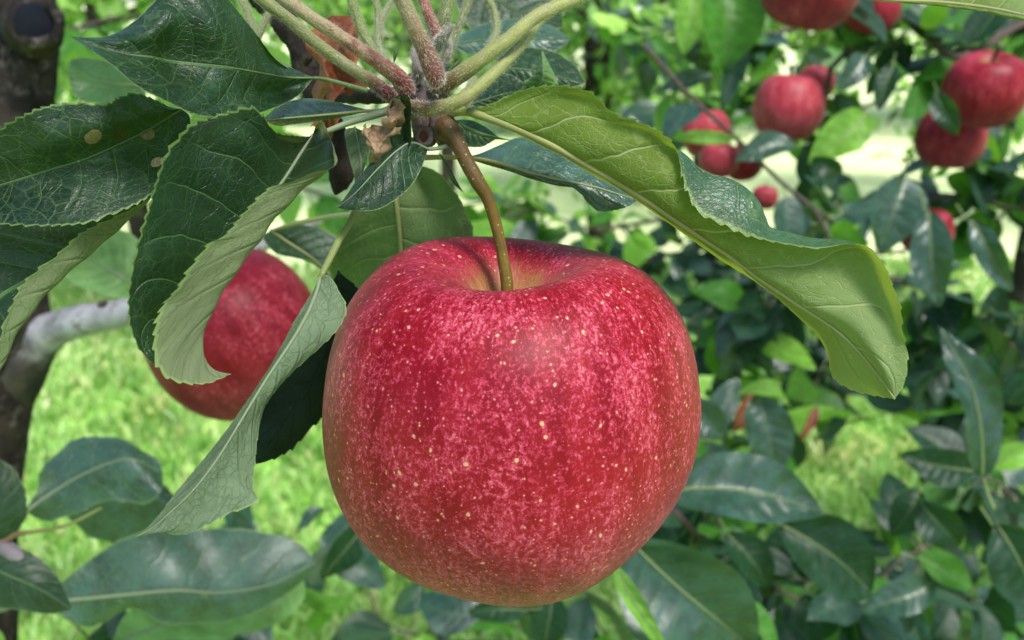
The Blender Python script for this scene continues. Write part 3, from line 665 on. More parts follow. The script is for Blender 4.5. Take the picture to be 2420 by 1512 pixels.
leaf('rounded bluish leaf standing over the sunlit lawn, upper one of the low group', (60, 1210, .40), (385, 1120, .42), [
    (-1, D([(85, 1160), (110, 1095), (170, 1045), (250, 1030), (320, 1055), (375, 1090)], .42)), (0, D([(130, 1160), (220, 1110), (310, 1085)], .41)), (1, D([(110, 1230), (170, 1215), (260, 1180), (340, 1190), (380, 1160)], .41))],
    M_BLUE, rib_px=5, rib_mat=M_RIBG, seed=27, teeth=14, amp=4, rows=80, group=G2, wave=.001)
leaf('folded greyish leaf between the rounded leaf and the largest low leaf', (150, 1210, .52), (480, 1250, .51), [
    (-1, D([(200, 1170), (280, 1140), (370, 1145), (450, 1190)], .52)), (0, D([(220, 1185), (320, 1165), (420, 1200)], .51)), (1, D([(190, 1250), (270, 1290), (370, 1310), (450, 1290)], .52))],
    M_BLUE, rib_px=4, rib_mat=M_RIBG, seed=28, teeth=10, amp=4, rows=60, group=G2, wave=.002)
leaf('largest low leaf, broad and grey green with a pale midrib and a rusty fleck', (70, 1418, .42), (745, 1330, .46), [
    (-1, D([(140, 1380), (230, 1310), (300, 1270), (400, 1245), (500, 1250), (600, 1255), (700, 1280)], .42, .43, .45, .46)),
    (0, D([(160, 1418), (300, 1405), (420, 1395), (520, 1400), (640, 1380)], .42, .43, .45)),
    (1, D([(150, 1450), (200, 1480), (250, 1475), (330, 1440), (430, 1470), (520, 1478), (600, 1440), (700, 1390)], .42, .43, .44, .46))],
    M_BLUE, rib_px=6, rib_mat=M_RIBG, rib_side=.2, seed=29, teeth=14, amp=3, rows=90, group=G2, stalk=[(70, 1418, .42, 6), (0, 1440, .42, 7), (-80, 1470, .42, 7)], wave=.0035)
leaf('lime green leaf under the largest low leaf, lit through', (260, 1530, .50), (560, 1420, .50), [
    (-1, D([(300, 1450), (400, 1400), (500, 1395)], .50)), (0, D([(350, 1490), (460, 1450)], .50)), (1, D([(380, 1560), (500, 1530), (600, 1470)], .50))],
    M_STIP, rib_px=4, rib_mat=M_RIBG, seed=30, teeth=8, amp=3, rows=60, group=G2)
leaf('yellowish green leaf tip at the end of the largest low leaf', (700, 1330, .52), (570, 1500, .52), [
    (-1, D([(720, 1390), (700, 1440), (640, 1480)], .52)), (0, D([(690, 1380), (640, 1440)], .52)), (1, D([(650, 1370), (600, 1420), (575, 1460)], .52))],
    M_STIP, rib_px=3, rib_mat=M_RIBG, seed=31, teeth=8, amp=3, rows=60, group=G2)
leaf('dark green leaf cut by the photo corner below the grey bud', (-80, 1300, .36), (170, 1440, .35), [
    (-1, D([(0, 1290), (80, 1310), (140, 1370)], .36)), (0, D([(0, 1350), (90, 1390)], .355)), (1, D([(-40, 1420), (40, 1440), (120, 1450)], .355))],
    M_TOP, rib_px=3, rib_mat=M_RIBT, seed=32, teeth=8, amp=3, rows=60, group=G2)

# ------------------------------------------------------------------ the fruiting spur that carries apple and stalks
root = thing('fruiting_spur', 'knobbly grey brown spur carrying the red apple and a fan of downy leaf stalks', 'spur', P(1005, 250, .185))
def sp(nm, pts, mat, label=None, **k):
    o = ptube(nm, pts, mat, **k); under(o, root)
    if label: o['label'] = label
    return o
sp('knob', [(975, 175, .187, 14), (985, 205, .187, 26), (998, 240, .187, 36), (1005, 275, .187, 36), (1008, 310, .188, 35), (1005, 335, .188, 26), (1003, 350, .188, 10)], M_BARK_SPUR, n=50, seg=28, noise=.06, seed=2)
sp('knob', [(1040, 345, .186, 6), (1046, 325, .185, 22), (1048, 300, .184, 30), (1040, 275, .185, 26), (1025, 255, .187, 18)], M_BARK_SPUR, n=40, seg=24, noise=.05, seed=3)
ring = []
for i in range(13):
    a = 2 * math.pi * i / 12; ring.append((1001 + 17 * math.cos(a), 322 + 20 * math.sin(a), .1805, 6.5))
sp('scar_rim', ring, M_BARK_SPUR, n=48, seg=10, noise=.12, seed=4, caps=False)
g = G('scar_brown'); pr = g.n('BsdfPrincipled', ins={'Base Color': g.mix(g.noise(g.n('TexCoord', 3), 900, 3), (.05, .012, .008), (.16, .05, .02)), 'Roughness': .9}); M_SCAR = g.out(pr)
sp('scar_hollow', [(1001, 322, .1835, 3), (1001, 322, .1828, 17), (1001, 322, .1820, 17), (1001, 322, .1815, 2)], M_SCAR, n=14, seg=20, noise=.1)
def down(path, r0, mat, n, parent_to, seed=0, ln=.0009):
    "short hairs standing on a stalk"
    C = cr([(*P(x, y, d), mm(r, d)) for x, y, d, r in path], 200); r = np.random.default_rng(seed)
    i = r.integers(1, 198, n); c = C[i, :3]; T = C[i + 1, :3] - C[i - 1, :3]; T /= np.linalg.norm(T, axis=1)[:, None]
    v = r.normal(0, 1, (n, 3)); v -= (v * T).sum(1)[:, None] * T; v /= np.linalg.norm(v, axis=1)[:, None]
    p = c + v * C[i, 3][:, None] * .96; tp = p + (v * .8 + T * r.normal(0, .5, n)[:, None] + r.normal(0, .3, (n, 3))) * (ln * r.uniform(.4, 1.2, n))[:, None]
    w_ = np.cross(T, v) * 3.6e-5
    V = np.stack([p - w_, p + w_, tp], 1).reshape(-1, 3); k = np.arange(n) * 3
    return mesh_obj('down', V, np.stack([k, k + 1, k + 2], 1), mat)
g = G('plant_hair'); M_HAIR = g.out(g.n('MixShader', ins={0: .5, 1: g.n('BsdfPrincipled', ins={'Base Color': (.75, .72, .62, 1), 'Roughness': .5}), 2: g.n('BsdfTranslucent', ins={'Color': (.6, .58, .45, 1)})}))
sp_plain = sp
def sp(nm, pts, mat, label=None, **k):
    o = sp_plain(nm, pts, mat, label, **k)
    if nm in ('leaf_stalk', 'bud'):
        h = down(pts, 0, M_HAIR, 2600 if nm == 'leaf_stalk' else 700, o, seed=int(abs(pts[0][0])) + int(pts[-1][1]))
        h.data.transform(Matrix.Translation(-Vector(root.location))); h.parent = o
    return o
K = dict(n=70, seg=22, noise=.045)
sp('leaf_stalk', [(560, -50, .168, 15), (621, 0, .170, 15), (688, 50, .172, 15), (755, 108, .175, 14.5), (821, 155, .178, 14.5), (871, 187, .180, 15), (900, 208, .183, 17), (930, 232, .186, 16)], M_STALK_G, 'green stalk with a crimson base', **K)
sp('leaf_stalk', [(600, -50, .163, 16), (678, 0, .165, 16), (738, 43, .167, 16), (821, 97, .171, 16.5), (888, 143, .174, 18), (938, 180, .178, 21), (962, 214, .182, 21), (968, 225, .183, 10)], M_STALK_C, 'cream stalk turning pink toward the spur', **K)
sp('leaf_stalk', [(930, -60, .160, 19), (951, 0, .162, 19), (981, 67, .164, 20), (1011, 133, .167, 22), (1026, 172, .169, 24), (1030, 190, .171, 20), (1031, 197, .172, 8)], M_STALK_P, 'thick blushed stalk ending in a blunt rounded base', **K)
sp('leaf_stalk', [(980, -50, .180, 12), (1000, 0, .180, 12), (1015, 40, .181, 13), (1030, 80, .183, 14), (1035, 120, .185, 14)], M_STALK_R, 'red streaked stalk', **K)
sp('leaf_stalk', [(1080, -50, .182, 15), (1062, 0, .182, 15), (1050, 45, .183, 15), (1045, 90, .185, 14)], M_STALK_L, **K)
sp('leaf_stalk', [(1130, -50, .190, 7), (1108, 0, .190, 8), (1085, 60, .190, 7), (1068, 110, .190, 7)], M_STALK_L, **K)
sp('leaf_stalk', [(1125, -40, .2, 7), (1155, 0, .2, 8), (1170, 38, .2, 8), (1171, 83, .198, 8), (1140, 140, .194, 8)], M_STALK_L, **K)
sp('leaf_stalk', [(815, -60, .186, 11), (831, 0, .186, 11), (850, 58, .187, 12), (880, 118, .187, 11), (910, 170, .187, 10)], M_STALK_L, **K)
sp('leaf_stalk', [(880, -50, .2, 7), (889, 0, .2, 7), (892, 50, .2, 7), (893, 100, .198, 7), (910, 150, .194, 7)], M_STALK_L, **K)
sp('leaf_stalk', [(950, -30, .205, 5), (921, 13, .205, 5), (902, 45, .203, 6), (897, 90, .2, 6)], M_STALK_L, **K)
sp('leaf_stalk', [(1440, -40, .182, 13), (1365, -4, .181, 15), (1271, 37, .179, 16), (1205, 90, .177, 17), (1138, 140, .177, 18), (1075, 185, .179, 20), (1040, 202, .182, 20), (1020, 207, .184, 12)], M_STALK_Y, 'upper stalk of the pair curving off to the right', **K)
sp('leaf_stalk', [(1330, -10, .189, 10), (1271, 50, .186, 12), (1232, 105, .182, 13), (1160, 180, .177, 14), (1095, 232, .175, 16), (1040, 254, .176, 17.5), (1000, 258, .178, 17), (972, 250, .181, 15)], M_STALK_Y, 'lower stalk of the pair curving off to the right', **K)
sp('leaf_stalk', [(650, -10, .2, 8), (636, 30, .2, 8), (608, 88, .2, 9), (585, 140, .2, 9)], M_STALK_L, **K)
sp('leaf_stalk', [(560, -20, .21, 8), (585, 30, .21, 8), (600, 80, .21, 8)], M_STALK_L, **K)
sp('leaf_stalk', [(1125, 190, .19, 10), (1105, 225, .188, 14), (1080, 258, .186, 18)], M_STALK_L, **K)
sp('bud', [(1030, 125, .184, 6), (1036, 105, .181, 13), (1050, 84, .178, 12), (1064, 68, .177, 7), (1073, 58, .177, 2)], stem_mat('bud_down', (.10, .06, .07), (.24, .21, .20), (.16, .12, .12), fuzz=1.0, bump=.8), n=30, seg=14, noise=.08)
sp('bud', [(985, 190, .184, 10), (990, 165, .181, 17), (985, 140, .181, 12), (975, 115, .183, 4)], stem_mat('bud_grey', (.10, .08, .08), (.20, .17, .16), (.24, .2, .2), fuzz=1.0, bump=.8), n=30, seg=14, noise=.1)
sp('bud', [(1046, 150, .181, 12), (1058, 125, .180, 10), (1062, 100, .181, 7), (1060, 85, .182, 2)], stem_mat('bud_pale', (.16, .13, .11), (.25, .23, .18), (.12, .07, .07), fuzz=.9, bump=.8), n=30, seg=14, noise=.1)
for i, (x0, y0, x1, y1, wd) in enumerate([(930, 152, 940, 98, 5), (1060, 170, 1092, 135, 6), (1050, 185, 1110, 165, 6), (955, 195, 935, 150, 7)]):
    o, _ = blade('bract', (x0, y0, .179), (x1, y1, .18), [(-1, D([((x0 + x1) / 2 - wd, (y0 + y1) / 2)], .18)), (0, D([((x0 + x1) / 2, (y0 + y1) / 2)], .178)), (1, D([((x0 + x1) / 2 + wd, (y0 + y1) / 2 + 2)], .18))], M_STIP, rows=16, sub=3, teeth=0)
    under(o, root)

def dead_mat(name, a, b, c, tm=.25):
    g = G(name); ph = g.n('UVMap', uv_map='phys'); oc = g.n('TexCoord', 3)
    n1 = g.noise(ph, 2.5, 5, .65); v = g.n('TexVoronoi', 0, {'Vector': ph, 'Scale': 4.0}, feature='DISTANCE_TO_EDGE')
    col = g.mix(g.mr(n1, .3, .7), a, b); col = g.mix(g.ma('MULTIPLY', g.mr(v, .08, .01), .4), col, c)
    h = g.ma('ADD', n1, g.ma('MULTIPLY', v, .8))
    pr = g.n('BsdfPrincipled', ins={'Base Color': col, 'Roughness': .6, 'Normal': g.n('Bump', ins={'Height': h, 'Strength': .8, 'Distance': .0006})})
    return g.out(g.n('MixShader', ins={0: tm, 1: pr, 2: g.n('BsdfTranslucent', ins={'Color': (*b, 1)})}))
M_DEAD = dead_mat('dead_leaf_orange', (.13, .032, .010), (.30, .085, .03), (.05, .012, .006))
M_BRACT = dead_mat('dry_bract_tan', (.22, .13, .07), (.34, .23, .13), (.10, .045, .02))
leaf('crumpled orange brown dead leaf caught between the stalks and the dark branch', (838, 38, .205), (775, 345, .206), [
    (-1, D([(848, 95), (835, 150), (858, 205), (800, 212), (796, 250), (790, 300)], .204, .198, .204, .2)), (-.4, D([(820, 110), (800, 170), (810, 210), (785, 250)], .198, .206, .196)),
    (.3, D([(790, 80), (765, 140), (775, 200), (768, 250)], .206, .196, .205)), (1, D([(775, 42), (735, 70), (725, 105), (740, 150), (750, 200), (752, 245), (735, 290), (755, 315)], .208, .2, .21, .2))],
    M_DEAD, rib=False, seed=33, teeth=9, amp=5, rows=90, wave=.0015, name='dead_leaf', cat='dead leaf', group=None)
leaf('dry tan bract hanging in front of the spur', (930, 230, .176), (925, 305, .174), [
    (-1, D([(957, 246), (956, 270), (945, 296)], .174, .177)), (0, D([(938, 262), (928, 285)], .176, .172)), (1, D([(920, 240), (912, 270), (903, 298)], .177, .174))],
    M_BRACT, rib=False, seed=34, teeth=4, amp=2, rows=40, wave=.0006, name='dry_bract', cat='dry bract', group='dry tan bracts below the spur')
leaf('lower dry bract with a curled brown rim and a pointed end', (905, 296, .176), (880, 396, .178), [
    (-1, D([(948, 302), (918, 325), (920, 360), (900, 385)], .173, .177, .176)), (0, D([(890, 320), (888, 360)], .176, .174)), (1, D([(866, 298), (858, 305), (873, 335), (870, 365)], .178, .174, .177))],
    M_BRACT, rib=False, seed=35, teeth=4, amp=2, rows=50, wave=.0008, name='dry_bract', cat='dry bract', group='dry tan bracts below the spur')

wb = thing('branch', 'dark rough barked branch running down behind the stalks', 'branch', P(720, 150, .235), None)
under(ptube('bark', [(560, -60, .24, 30), (640, 15, .238, 28), (690, 75, .236, 30), (715, 130, .235, 32), (735, 190, .235, 30), (770, 270, .232, 27), (800, 340, .230, 27), (808, 400, .230, 28), (804, 428, .231, 25), (797, 446, .231, 15), (793, 458, .232, 4)], M_BARK_DARK, n=150, seg=36, noise=.17, seed=7), wb)
under(ptube('side_spur', [(745, 215, .235, 20), (810, 225, .222, 18), (870, 228, .205, 17), (930, 225, .192, 18), (985, 225, .188, 20)], M_BARK_DARK, n=50, seg=20, noise=.12, seed=8), wb)
for i, (x, y) in enumerate([(722, 150), (745, 205), (668, 40)]):
    under(ptube('bud', [(x, y, .229, 7), (x + 8, y - 10, .226, 8), (x + 16, y - 18, .225, 3)], M_BARK_DARK, n=14, seg=10, noise=.15, seed=20 + i), wb)

# ------------------------------------------------------------------ the trunk at the left
def trunk_mat():
    g = G('trunk_bark'); oc = g.n('TexCoord', 3); n1 = g.noise(oc, 30, 6, .65); n2 = g.noise(oc, 110, 4, .7)
    v = g.n('TexVoronoi', 0, {'Vector': g.vm('MULTIPLY', oc, (1, 1, .4)), 'Scale': 70.0}, feature='DISTANCE_TO_EDGE')
    c = g.mix(g.mr(n1, .35, .68), (.007, .006, .006), (.045, .033, .026)); c = g.mix(g.mr(n2, .52, .72), c, (.12, .10, .09)); c = g.mix(g.mr(v, .05, 0), c, (.015, .012, .01))
    c = g.mix(g.mr(g.noise(oc, 16, 4), .55, .7), c, (.06, .075, .03))
    h = g.ma('ADD', g.ma('ADD', n1, n2), v)
    return g.out(g.n('BsdfPrincipled', ins={'Base Color': c, 'Roughness': .9, 'Specular IOR Level': .15, 'Normal': g.n('Bump', ins={'Height': h, 'Strength': .9, 'Distance': .002})}))
def white_bark():
    g = G('whitish_bark'); oc = g.n('TexCoord', 3); n1 = g.noise(oc, 45, 4, .6); n2 = g.noise(oc, 110, 3, .7)
    c = g.mix(g.mr(n1, .3, .7), (.17, .16, .17), (.36, .35, .37)); c = g.mix(g.ma('MULTIPLY', g.mr(n2, .55, .66), .85), c, (.10, .07, .055)); c = g.mix(g.mr(g.noise(oc, 22, 4), .58, .66), c, (.20, .16, .13))
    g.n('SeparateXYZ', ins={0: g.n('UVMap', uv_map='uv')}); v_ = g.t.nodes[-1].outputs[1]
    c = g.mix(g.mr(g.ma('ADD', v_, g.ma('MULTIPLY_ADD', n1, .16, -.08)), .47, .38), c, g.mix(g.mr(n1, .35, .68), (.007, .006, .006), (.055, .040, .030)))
    return g.out(g.n('BsdfPrincipled', ins={'Base Color': c, 'Roughness': .7, 'Normal': g.n('Bump', ins={'Height': n1, 'Strength': .5, 'Distance': .001})}))
M_TRUNK, M_WHITE = trunk_mat(), white_bark()
tr = thing('apple_tree', 'apple tree with rough brown trunk, a sawn knot and one whitish limb', 'tree', P(0, 1600, .56))
under(ptube('trunk', [(-90, 4300, .60, 78), (-60, 2400, .58, 76), (-40, 1600, .56, 72), (-38, 1300, .56, 72), (-25, 1050, .555, 78), (-5, 880, .55, 90), (20, 780, .55, 92), (35, 600, .55, 66), (45, 400, .55, 62), (60, 220, .55, 64), (60, 100, .55, 76), (50, 0, .55, 72), (40, -150, .55, 60), (60, -500, .56, 55)], M_TRUNK, n=160, seg=40, noise=.05, seed=11), tr)
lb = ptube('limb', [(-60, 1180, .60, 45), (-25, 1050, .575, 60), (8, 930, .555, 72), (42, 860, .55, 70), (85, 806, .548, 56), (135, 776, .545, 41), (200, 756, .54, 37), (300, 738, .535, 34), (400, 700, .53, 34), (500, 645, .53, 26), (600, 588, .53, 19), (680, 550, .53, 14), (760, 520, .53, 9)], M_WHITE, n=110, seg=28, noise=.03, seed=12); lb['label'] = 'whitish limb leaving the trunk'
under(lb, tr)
kn = ptube('pruning_knot', [(66, 75, .548, 60), (75, 66, .528, 66), (82, 58, .512, 62), (86, 54, .504, 48)], M_TRUNK, n=24, seg=30, noise=.08, seed=13); under(kn, tr)
ring = []
for i in range(17):
    a = 2 * math.pi * i / 16; ring.append((88 + 54 * math.cos(a), 56 + 46 * math.sin(a), .503, 13))
k2 = ptube('callus_rim', ring, M_TRUNK, n=60, seg=12, noise=.15, seed=14, caps=False); under(k2, tr)
g = G('cut_wood'); M_CUT = g.out(g.n('BsdfPrincipled', ins={'Base Color': g.mix(g.noise(g.n('TexCoord', 3), 90, 4, .7), (.004, .005, .010), (.018, .018, .028)), 'Roughness': .9, 'Specular IOR Level': .1}))
k3 = ptube('cut_face', [(88, 56, .506, 4), (88, 56, .5035, 44), (88, 56, .502, 44), (88, 56, .501, 3)], M_CUT, n=12, seg=24, noise=.05); under(k3, tr)
bd = ptube('bud', [(238, 745, .54, 9), (240, 728, .535, 12), (246, 716, .53, 9), (250, 708, .53, 3)], M_TWIG, n=14, seg=10); under(bd, tr)

tw = thing('bud_twig', 'grey bud on a short reddish twig at the photo edge', 'twig', P(10, 1320, .36))
under(ptube('bud', [(-10, 1285, .36, 14), (20, 1300, .36, 20), (45, 1320, .36, 18), (62, 1342, .36, 6)], stem_mat('bud_blur', (.16, .13, .15), (.22, .19, .20), fuzz=.5), n=24, seg=14, noise=.08), tw)
under(ptube('stem', [(-60, 1300, .36, 10), (10, 1278, .36, 8), (40, 1262, .36, 7), (90, 1255, .36, 5), (160, 1240, .37, 4), (240, 1200, .38, 3)], stem_mat('twig_red', (.16, .07, .04), (.18, .22, .06)), n=40, seg=10), tw)

# ------------------------------------------------------------------ neighbouring branches, softly out of focus
rnd = random.Random(7)
B_DARK = leaf_mat('back_leaf_dark', top=(.006, .024, .014), under=(.09, .13, .07), spec=.2, rough=.36, simple=True, trans=(.10, .30, .02), t_mix=.2, n_lat=7, margin=False, dust=.3)
B_BLUE = leaf_mat('back_leaf_blue', top=(.017, .048, .035), under=(.14, .19, .12), spec=.6, rough=.3, simple=True, trans=(.12, .3, .04), t_mix=.16, n_lat=7, margin=False, dust=.35)
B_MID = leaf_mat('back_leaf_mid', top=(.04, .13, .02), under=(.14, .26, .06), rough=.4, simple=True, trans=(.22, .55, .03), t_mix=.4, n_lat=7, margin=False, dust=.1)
B_BACKLIT = leaf_mat('back_leaf_backlit', top=(.14, .30, .04), under=(.24, .38, .12), rough=.45, simple=True, trans=(.45, .75, .16), t_mix=.55, n_lat=7, margin=False, dust=.0)  # lightened so that backlight is painted into the leaf colour
B_RUST = leaf_mat('back_leaf_rust', top=(.18, .05, .03), under=(.25, .10, .07), rough=.6, simple=True, trans=(.3, .08, .02), t_mix=.2, n_lat=5, margin=False, dust=.0)
B_MATS = {'d': B_DARK, 'b': B_BLUE, 'm': B_MID, 'l': B_BACKLIT, 'r': B_RUST}

def unit_leaf(seed, nr=14, nc=7, petiole=.22):
    "leaf of length 1 along +Y, upper side toward +Z"
    r = np.random.default_rng(seed)
    wid = r.uniform(.24, .33); curl = r.uniform(-.1, .55); fold = r.uniform(.05, .4); wav = r.uniform(.01, .05); tw = r.uniform(-.7, .7); ph = r.uniform(0, 6.28, 3); sk = r.uniform(-.12, .12)
    V, U, Q = [], [], []
    for i in range(nr + 1):
        t = i / nr
        wd = wid * (math.sin(math.pi * min(1, t ** .82)) ** .75) + .002
        if i == nr: wd = .002
        ang = curl * t * 1.4
        y = math.sin(ang) / (curl * 1.4) if abs(curl) > .03 else t; z = -(1 - math.cos(ang)) / (curl * 1.4) if abs(curl) > .03 else 0
        for j in range(nc):
            s = 2 * j / (nc - 1) - 1
            x = s * wd * math.cos(fold * .8); dz = abs(s) * wd * math.sin(fold) + wav * math.sin(9 * t + ph[0] + 2 * s) * abs(s) - .12 * s * s * wd
            a = tw * t * .8; xx = x * math.cos(a) - dz * math.sin(a); zz = x * math.sin(a) + dz * math.cos(a)
            edge = 0 if abs(s) < .99 else .008 * ((i % 2) * 2 - 1)
            V.append((xx * (1 + edge) + sk * math.sin(math.pi * t), petiole + y, z + zz)); U.append(((s + 1) / 2, t)); Q.append((s * wd * 7, t * 7))
    F = [(i * nc + j, i * nc + j + 1, (i + 1) * nc + j + 1, (i + 1) * nc + j) for i in range(nr) for j in range(nc - 1)]
    n0 = len(V)                                # the stalk
    for i in range(4):
        t = i / 3
        for k in range(3):
            a = k * 2.094; V.append((.014 * math.cos(a), t * petiole * 1.06, .014 * math.sin(a) - .05 * math.sin(math.pi * t))); U.append((.5, .02)); Q.append((0, 0))
    F += [(n0 + i * 3 + k, n0 + i * 3 + (k + 1) % 3, n0 + i * 3 + 3 + (k + 1) % 3, n0 + i * 3 + 3 + k) for i in range(3) for k in range(3)]
    return V, F, U, Q
UL = [unit_leaf(s) for s in range(9)]
BL = {}
def back_leaf_mesh(k, mk):
    if (k, mk) not in BL:
        V, F, U, Q = UL[k]
        o = mesh_obj('leaf', V, F, B_MATS[mk], uvs={'uv': U, 'phys': Q}); BL[(k, mk)] = o.data
        bpy.data.objects.remove(o)
    return BL[(k, mk)]
def frame(dirv, nrm):
    y = np.asarray(dirv, float); y /= np.linalg.norm(y); z = np.asarray(nrm, float); z = z - (z @ y) * y; z /= np.linalg.norm(z) + 1e-9; x = np.cross(y, z)
    return Matrix(((x[0], y[0], z[0]), (x[1], y[1], z[1]), (x[2], y[2], z[2])))

def in_poly(x, y, poly):
    c = False
    for i in range(len(poly)):
        (x1, y1), (x2, y2) = poly[i], poly[i - 1]
        if (y1 > y) != (y2 > y) and x < (x2 - x1) * (y - y1) / (y2 - y1) + x1: c = not c
    return c
# openings between the branches where the lawn shows through
GAPS = [[(2020, 160), (2160, 180), (2185, 260), (2170, 400), (2010, 405), (1985, 350), (2040, 280), (2010, 240)],
        [(1850, 1110), (1960, 1040), (2050, 985), (2110, 940), (2160, 960), (2170, 1070), (2130, 1180), (2080, 1250), (2010, 1240), (1900, 1160)],
        [(1660, 1010), (1720, 1010), (1740, 1060), (1680, 1060)], [(2040, 560), (2160, 580), (2170, 680), (2070, 660)], [(1310, 430), (1400, 440), (1420, 530), (1330, 540)],
        [(2235, 630), (2330, 650), (2320, 710), (2250, 690)], [(2340, 560), (2420, 540), (2430, 620), (2360, 640)], [(2330, 765), (2400, 760), (2390, 800), (2330, 800)], [(1930, 880), (1990, 900), (1960, 950), (1920, 940)], [(1560, 150), (1660, 230), (1600, 260), (1540, 200)], [(1830, 110), (1890, 110), (1880, 170), (1830, 165)]]

APS = [(1917, -42, 118, .85), (1864, 254, 84, 1.0), (1928, 196, 44, 1.12), (1668, 312, 57, 1.15), (1699, 378, 46, 1.1), (1757, 384, 45, 1.12), (1808, 466, 31, 1.3), (2328, 212, 94, .9), (2247, 325, 80, .95), (2190, 545, 54, 1.0)]
def leafy_branch(label, path, n, ln=(.045, .076), mix='dddbbm', spread=.06, twig_r=(5, 2), side=0, up=.55, seed=0, gaps=True, group='leafy branches behind the red apple', twigs=5):
    r = random.Random(seed); R3 = np.random.default_rng(seed)
    pts = np.array([P(*p) for p in path])
    t = thing('leafy_branch', label, 'branch', pts[0], group)
    C = cr(pts, 120)
    d0 = path[0][2]
    under(tube('twig', C[::8], np.linspace(mm(twig_r[0] * 1.0, d0), mm(twig_r[1], d0), len(C[::8])), M_TWIG, n=50, seg=8, noise=.08, seed=seed), t)
    att = [(C[i], C[min(i + 1, 119)] - C[i]) for i in range(4, 119)]
    for q in range(twigs):
        i = r.randrange(10, 115); a = C[i]; tg = C[min(i + 2, 119)] - C[i - 2]; tg = tg / np.linalg.norm(tg)
        dv = tg * .6 + R3.normal(0, .6, 3) + np.array([0, 0, .15]); dv /= np.linalg.norm(dv)
        L = spread * r.uniform(1.2, 2.6); b = a + dv * L * .5 + R3.normal(0, .006, 3); c = a + dv * L + np.array([0, 0, -.01])
        q_ = cr([a, b, c], 30)
        if gaps and any(in_poly(*PX(c)[:2], g_) for g_ in GAPS): continue
        under(tube('side_twig', [a, b, c], [mm(twig_r[1] * 1.1, d0), mm(twig_r[1] * .9, d0), mm(twig_r[1] * .6, d0)], M_TWIG, n=14, seg=6), t)
        att += [(q_[k], q_[min(k + 1, 29)] - q_[k]) for k in range(3, 30)] * 2
    made = 0; tries = 0; n = min(100, int(n * 1.2))
    while made < n and tries < n * 12:
        tries += 1
        p, tg = att[r.randrange(len(att))]; tg = tg / (np.linalg.norm(tg) + 1e-9)
        dv = tg * r.uniform(-.1, .7) + R3.normal(0, .62, 3); dv[2] -= r.uniform(-.1, .55); dv /= np.linalg.norm(dv)
        L = r.uniform(*ln)
        c = p + dv * L * .75
        if gaps and any(in_poly(*PX(c)[:2], g_) for g_ in GAPS): continue
        qx, qy, qd = PX(c)
        if qd < .3: continue
        if any((qx - ax) ** 2 + (qy - ay) ** 2 < (ar * 1.15 + 18) ** 2 and qd < ad for ax, ay, ar, ad in APS): continue
        nr = np.array([0, -up, 1.0]) + R3.normal(0, .45, 3)
        M = frame(dv, nr)
        mk = mix[r.randrange(len(mix))]
        o = bpy.data.objects.new('leaf', back_leaf_mesh(r.randrange(len(UL)), mk)); COL.objects.link(o)
        o.parent = t; o.matrix_local = Matrix.Translation(Vector(p - pts[0])) @ M.to_4x4() @ Matrix.Diagonal((L, L, L, 1))
        made += 1
    return t
LB = leafy_branch
LB('dense twig of dark leaves round a reddish node, at the lower right photo edge', [(2520, 1330, .80), (2400, 1180, .78), (2328, 1132, .76), (2260, 1190, .76), (2170, 1330, .76), (2120, 1420, .76)], 84, ln=(.032, .06), seed=1, mix='dddbm')
LB('branch of dark leaves rising from behind the lower right of the red apple', [(1540, 1170, .72), (1600, 1215, .72), (1665, 1275, .74), (1850, 1400, .76), (2050, 1480, .78), (2200, 1560, .8)], 84, ln=(.035, .062), seed=2, twig_r=(9, 3))
LB('long branch of bluish leaves crossing behind the tip of the arching leaf', [(2520, 900, .98), (2350, 790, .96), (2200, 690, .95), (2020, 640, .95), (1850, 620, .97), (1700, 650, .98)], 75, seed=3, mix='dbbmdlb', twig_r=(7, 3))
LB('branch of leaves below the two heart shaped apples', [(2520, 520, 1.1), (2314, 462, 1.08), (2200, 470, 1.08), (2050, 470, 1.1), (1880, 500, 1.1)], 60, seed=4, mix='dbbmml', twig_r=(8, 4))
LB('thin bare looking twig slanting past the pair of small pink apples', [(1520, 105, .84), (1619, 215, .84), (1739, 326, .84), (1859, 441, .84), (1979, 532, .85), (2060, 600, .86)], 12, seed=5, mix='bbm', twig_r=(6, 4), twigs=1)
LB('shadowy branch with dark leaves at the top right', [(2560, 20, 1.05), (2410, 60, 1.04), (2266, 135, 1.02), (2160, 60, 1.02), (2060, 70, 1.02), (2005, 118, 1.0), (1932, 195, .98)], 75, seed=6, mix='dddmdmd', twig_r=(11, 6))
LB('leafy twig standing close to the right flank of the red apple', [(1680, 1290, 1.0), (1700, 1100, 1.0), (1740, 880, 1.0), (1770, 720, 1.02), (1740, 600, 1.04)], 75, seed=7, mix='dbbmdlb')
LB('lowest dark mass of leaves along the bottom right', [(2560, 1480, .95), (2300, 1430, .92), (2050, 1450, .9), (1800, 1430, .9), (1560, 1500, .9)], 84, ln=(.035, .065), seed=8, mix='ddddbm')
LB('low spray of lime leaves behind the fruit stem', [(1560, 520, 1.35), (1400, 540, 1.3), (1260, 500, 1.3), (1120, 540, 1.3)], 55, seed=9, mix='mlmbl')
LB('middle branch of dark leaves farther back at the right edge', [(2560, 760, 1.25), (2300, 860, 1.2), (2000, 850, 1.2), (1760, 900, 1.2)], 80, seed=10, mix='ddbmdlb')
LB('sunlit branch of lime leaves left of the large cut off apple', [(1900, 60, 1.2), (1760, 90, 1.2), (1640, 60, 1.25), (1500, 130, 1.3)], 55, seed=11, mix='lmlmbb')
LB('lime leaved branch behind the broad leaf at the top left', [(100, 90, 1.0), (300, 40, 1.0), (480, 60, 1.0), (640, 160, 1.0)], 50, seed=12, mix='lmllm')
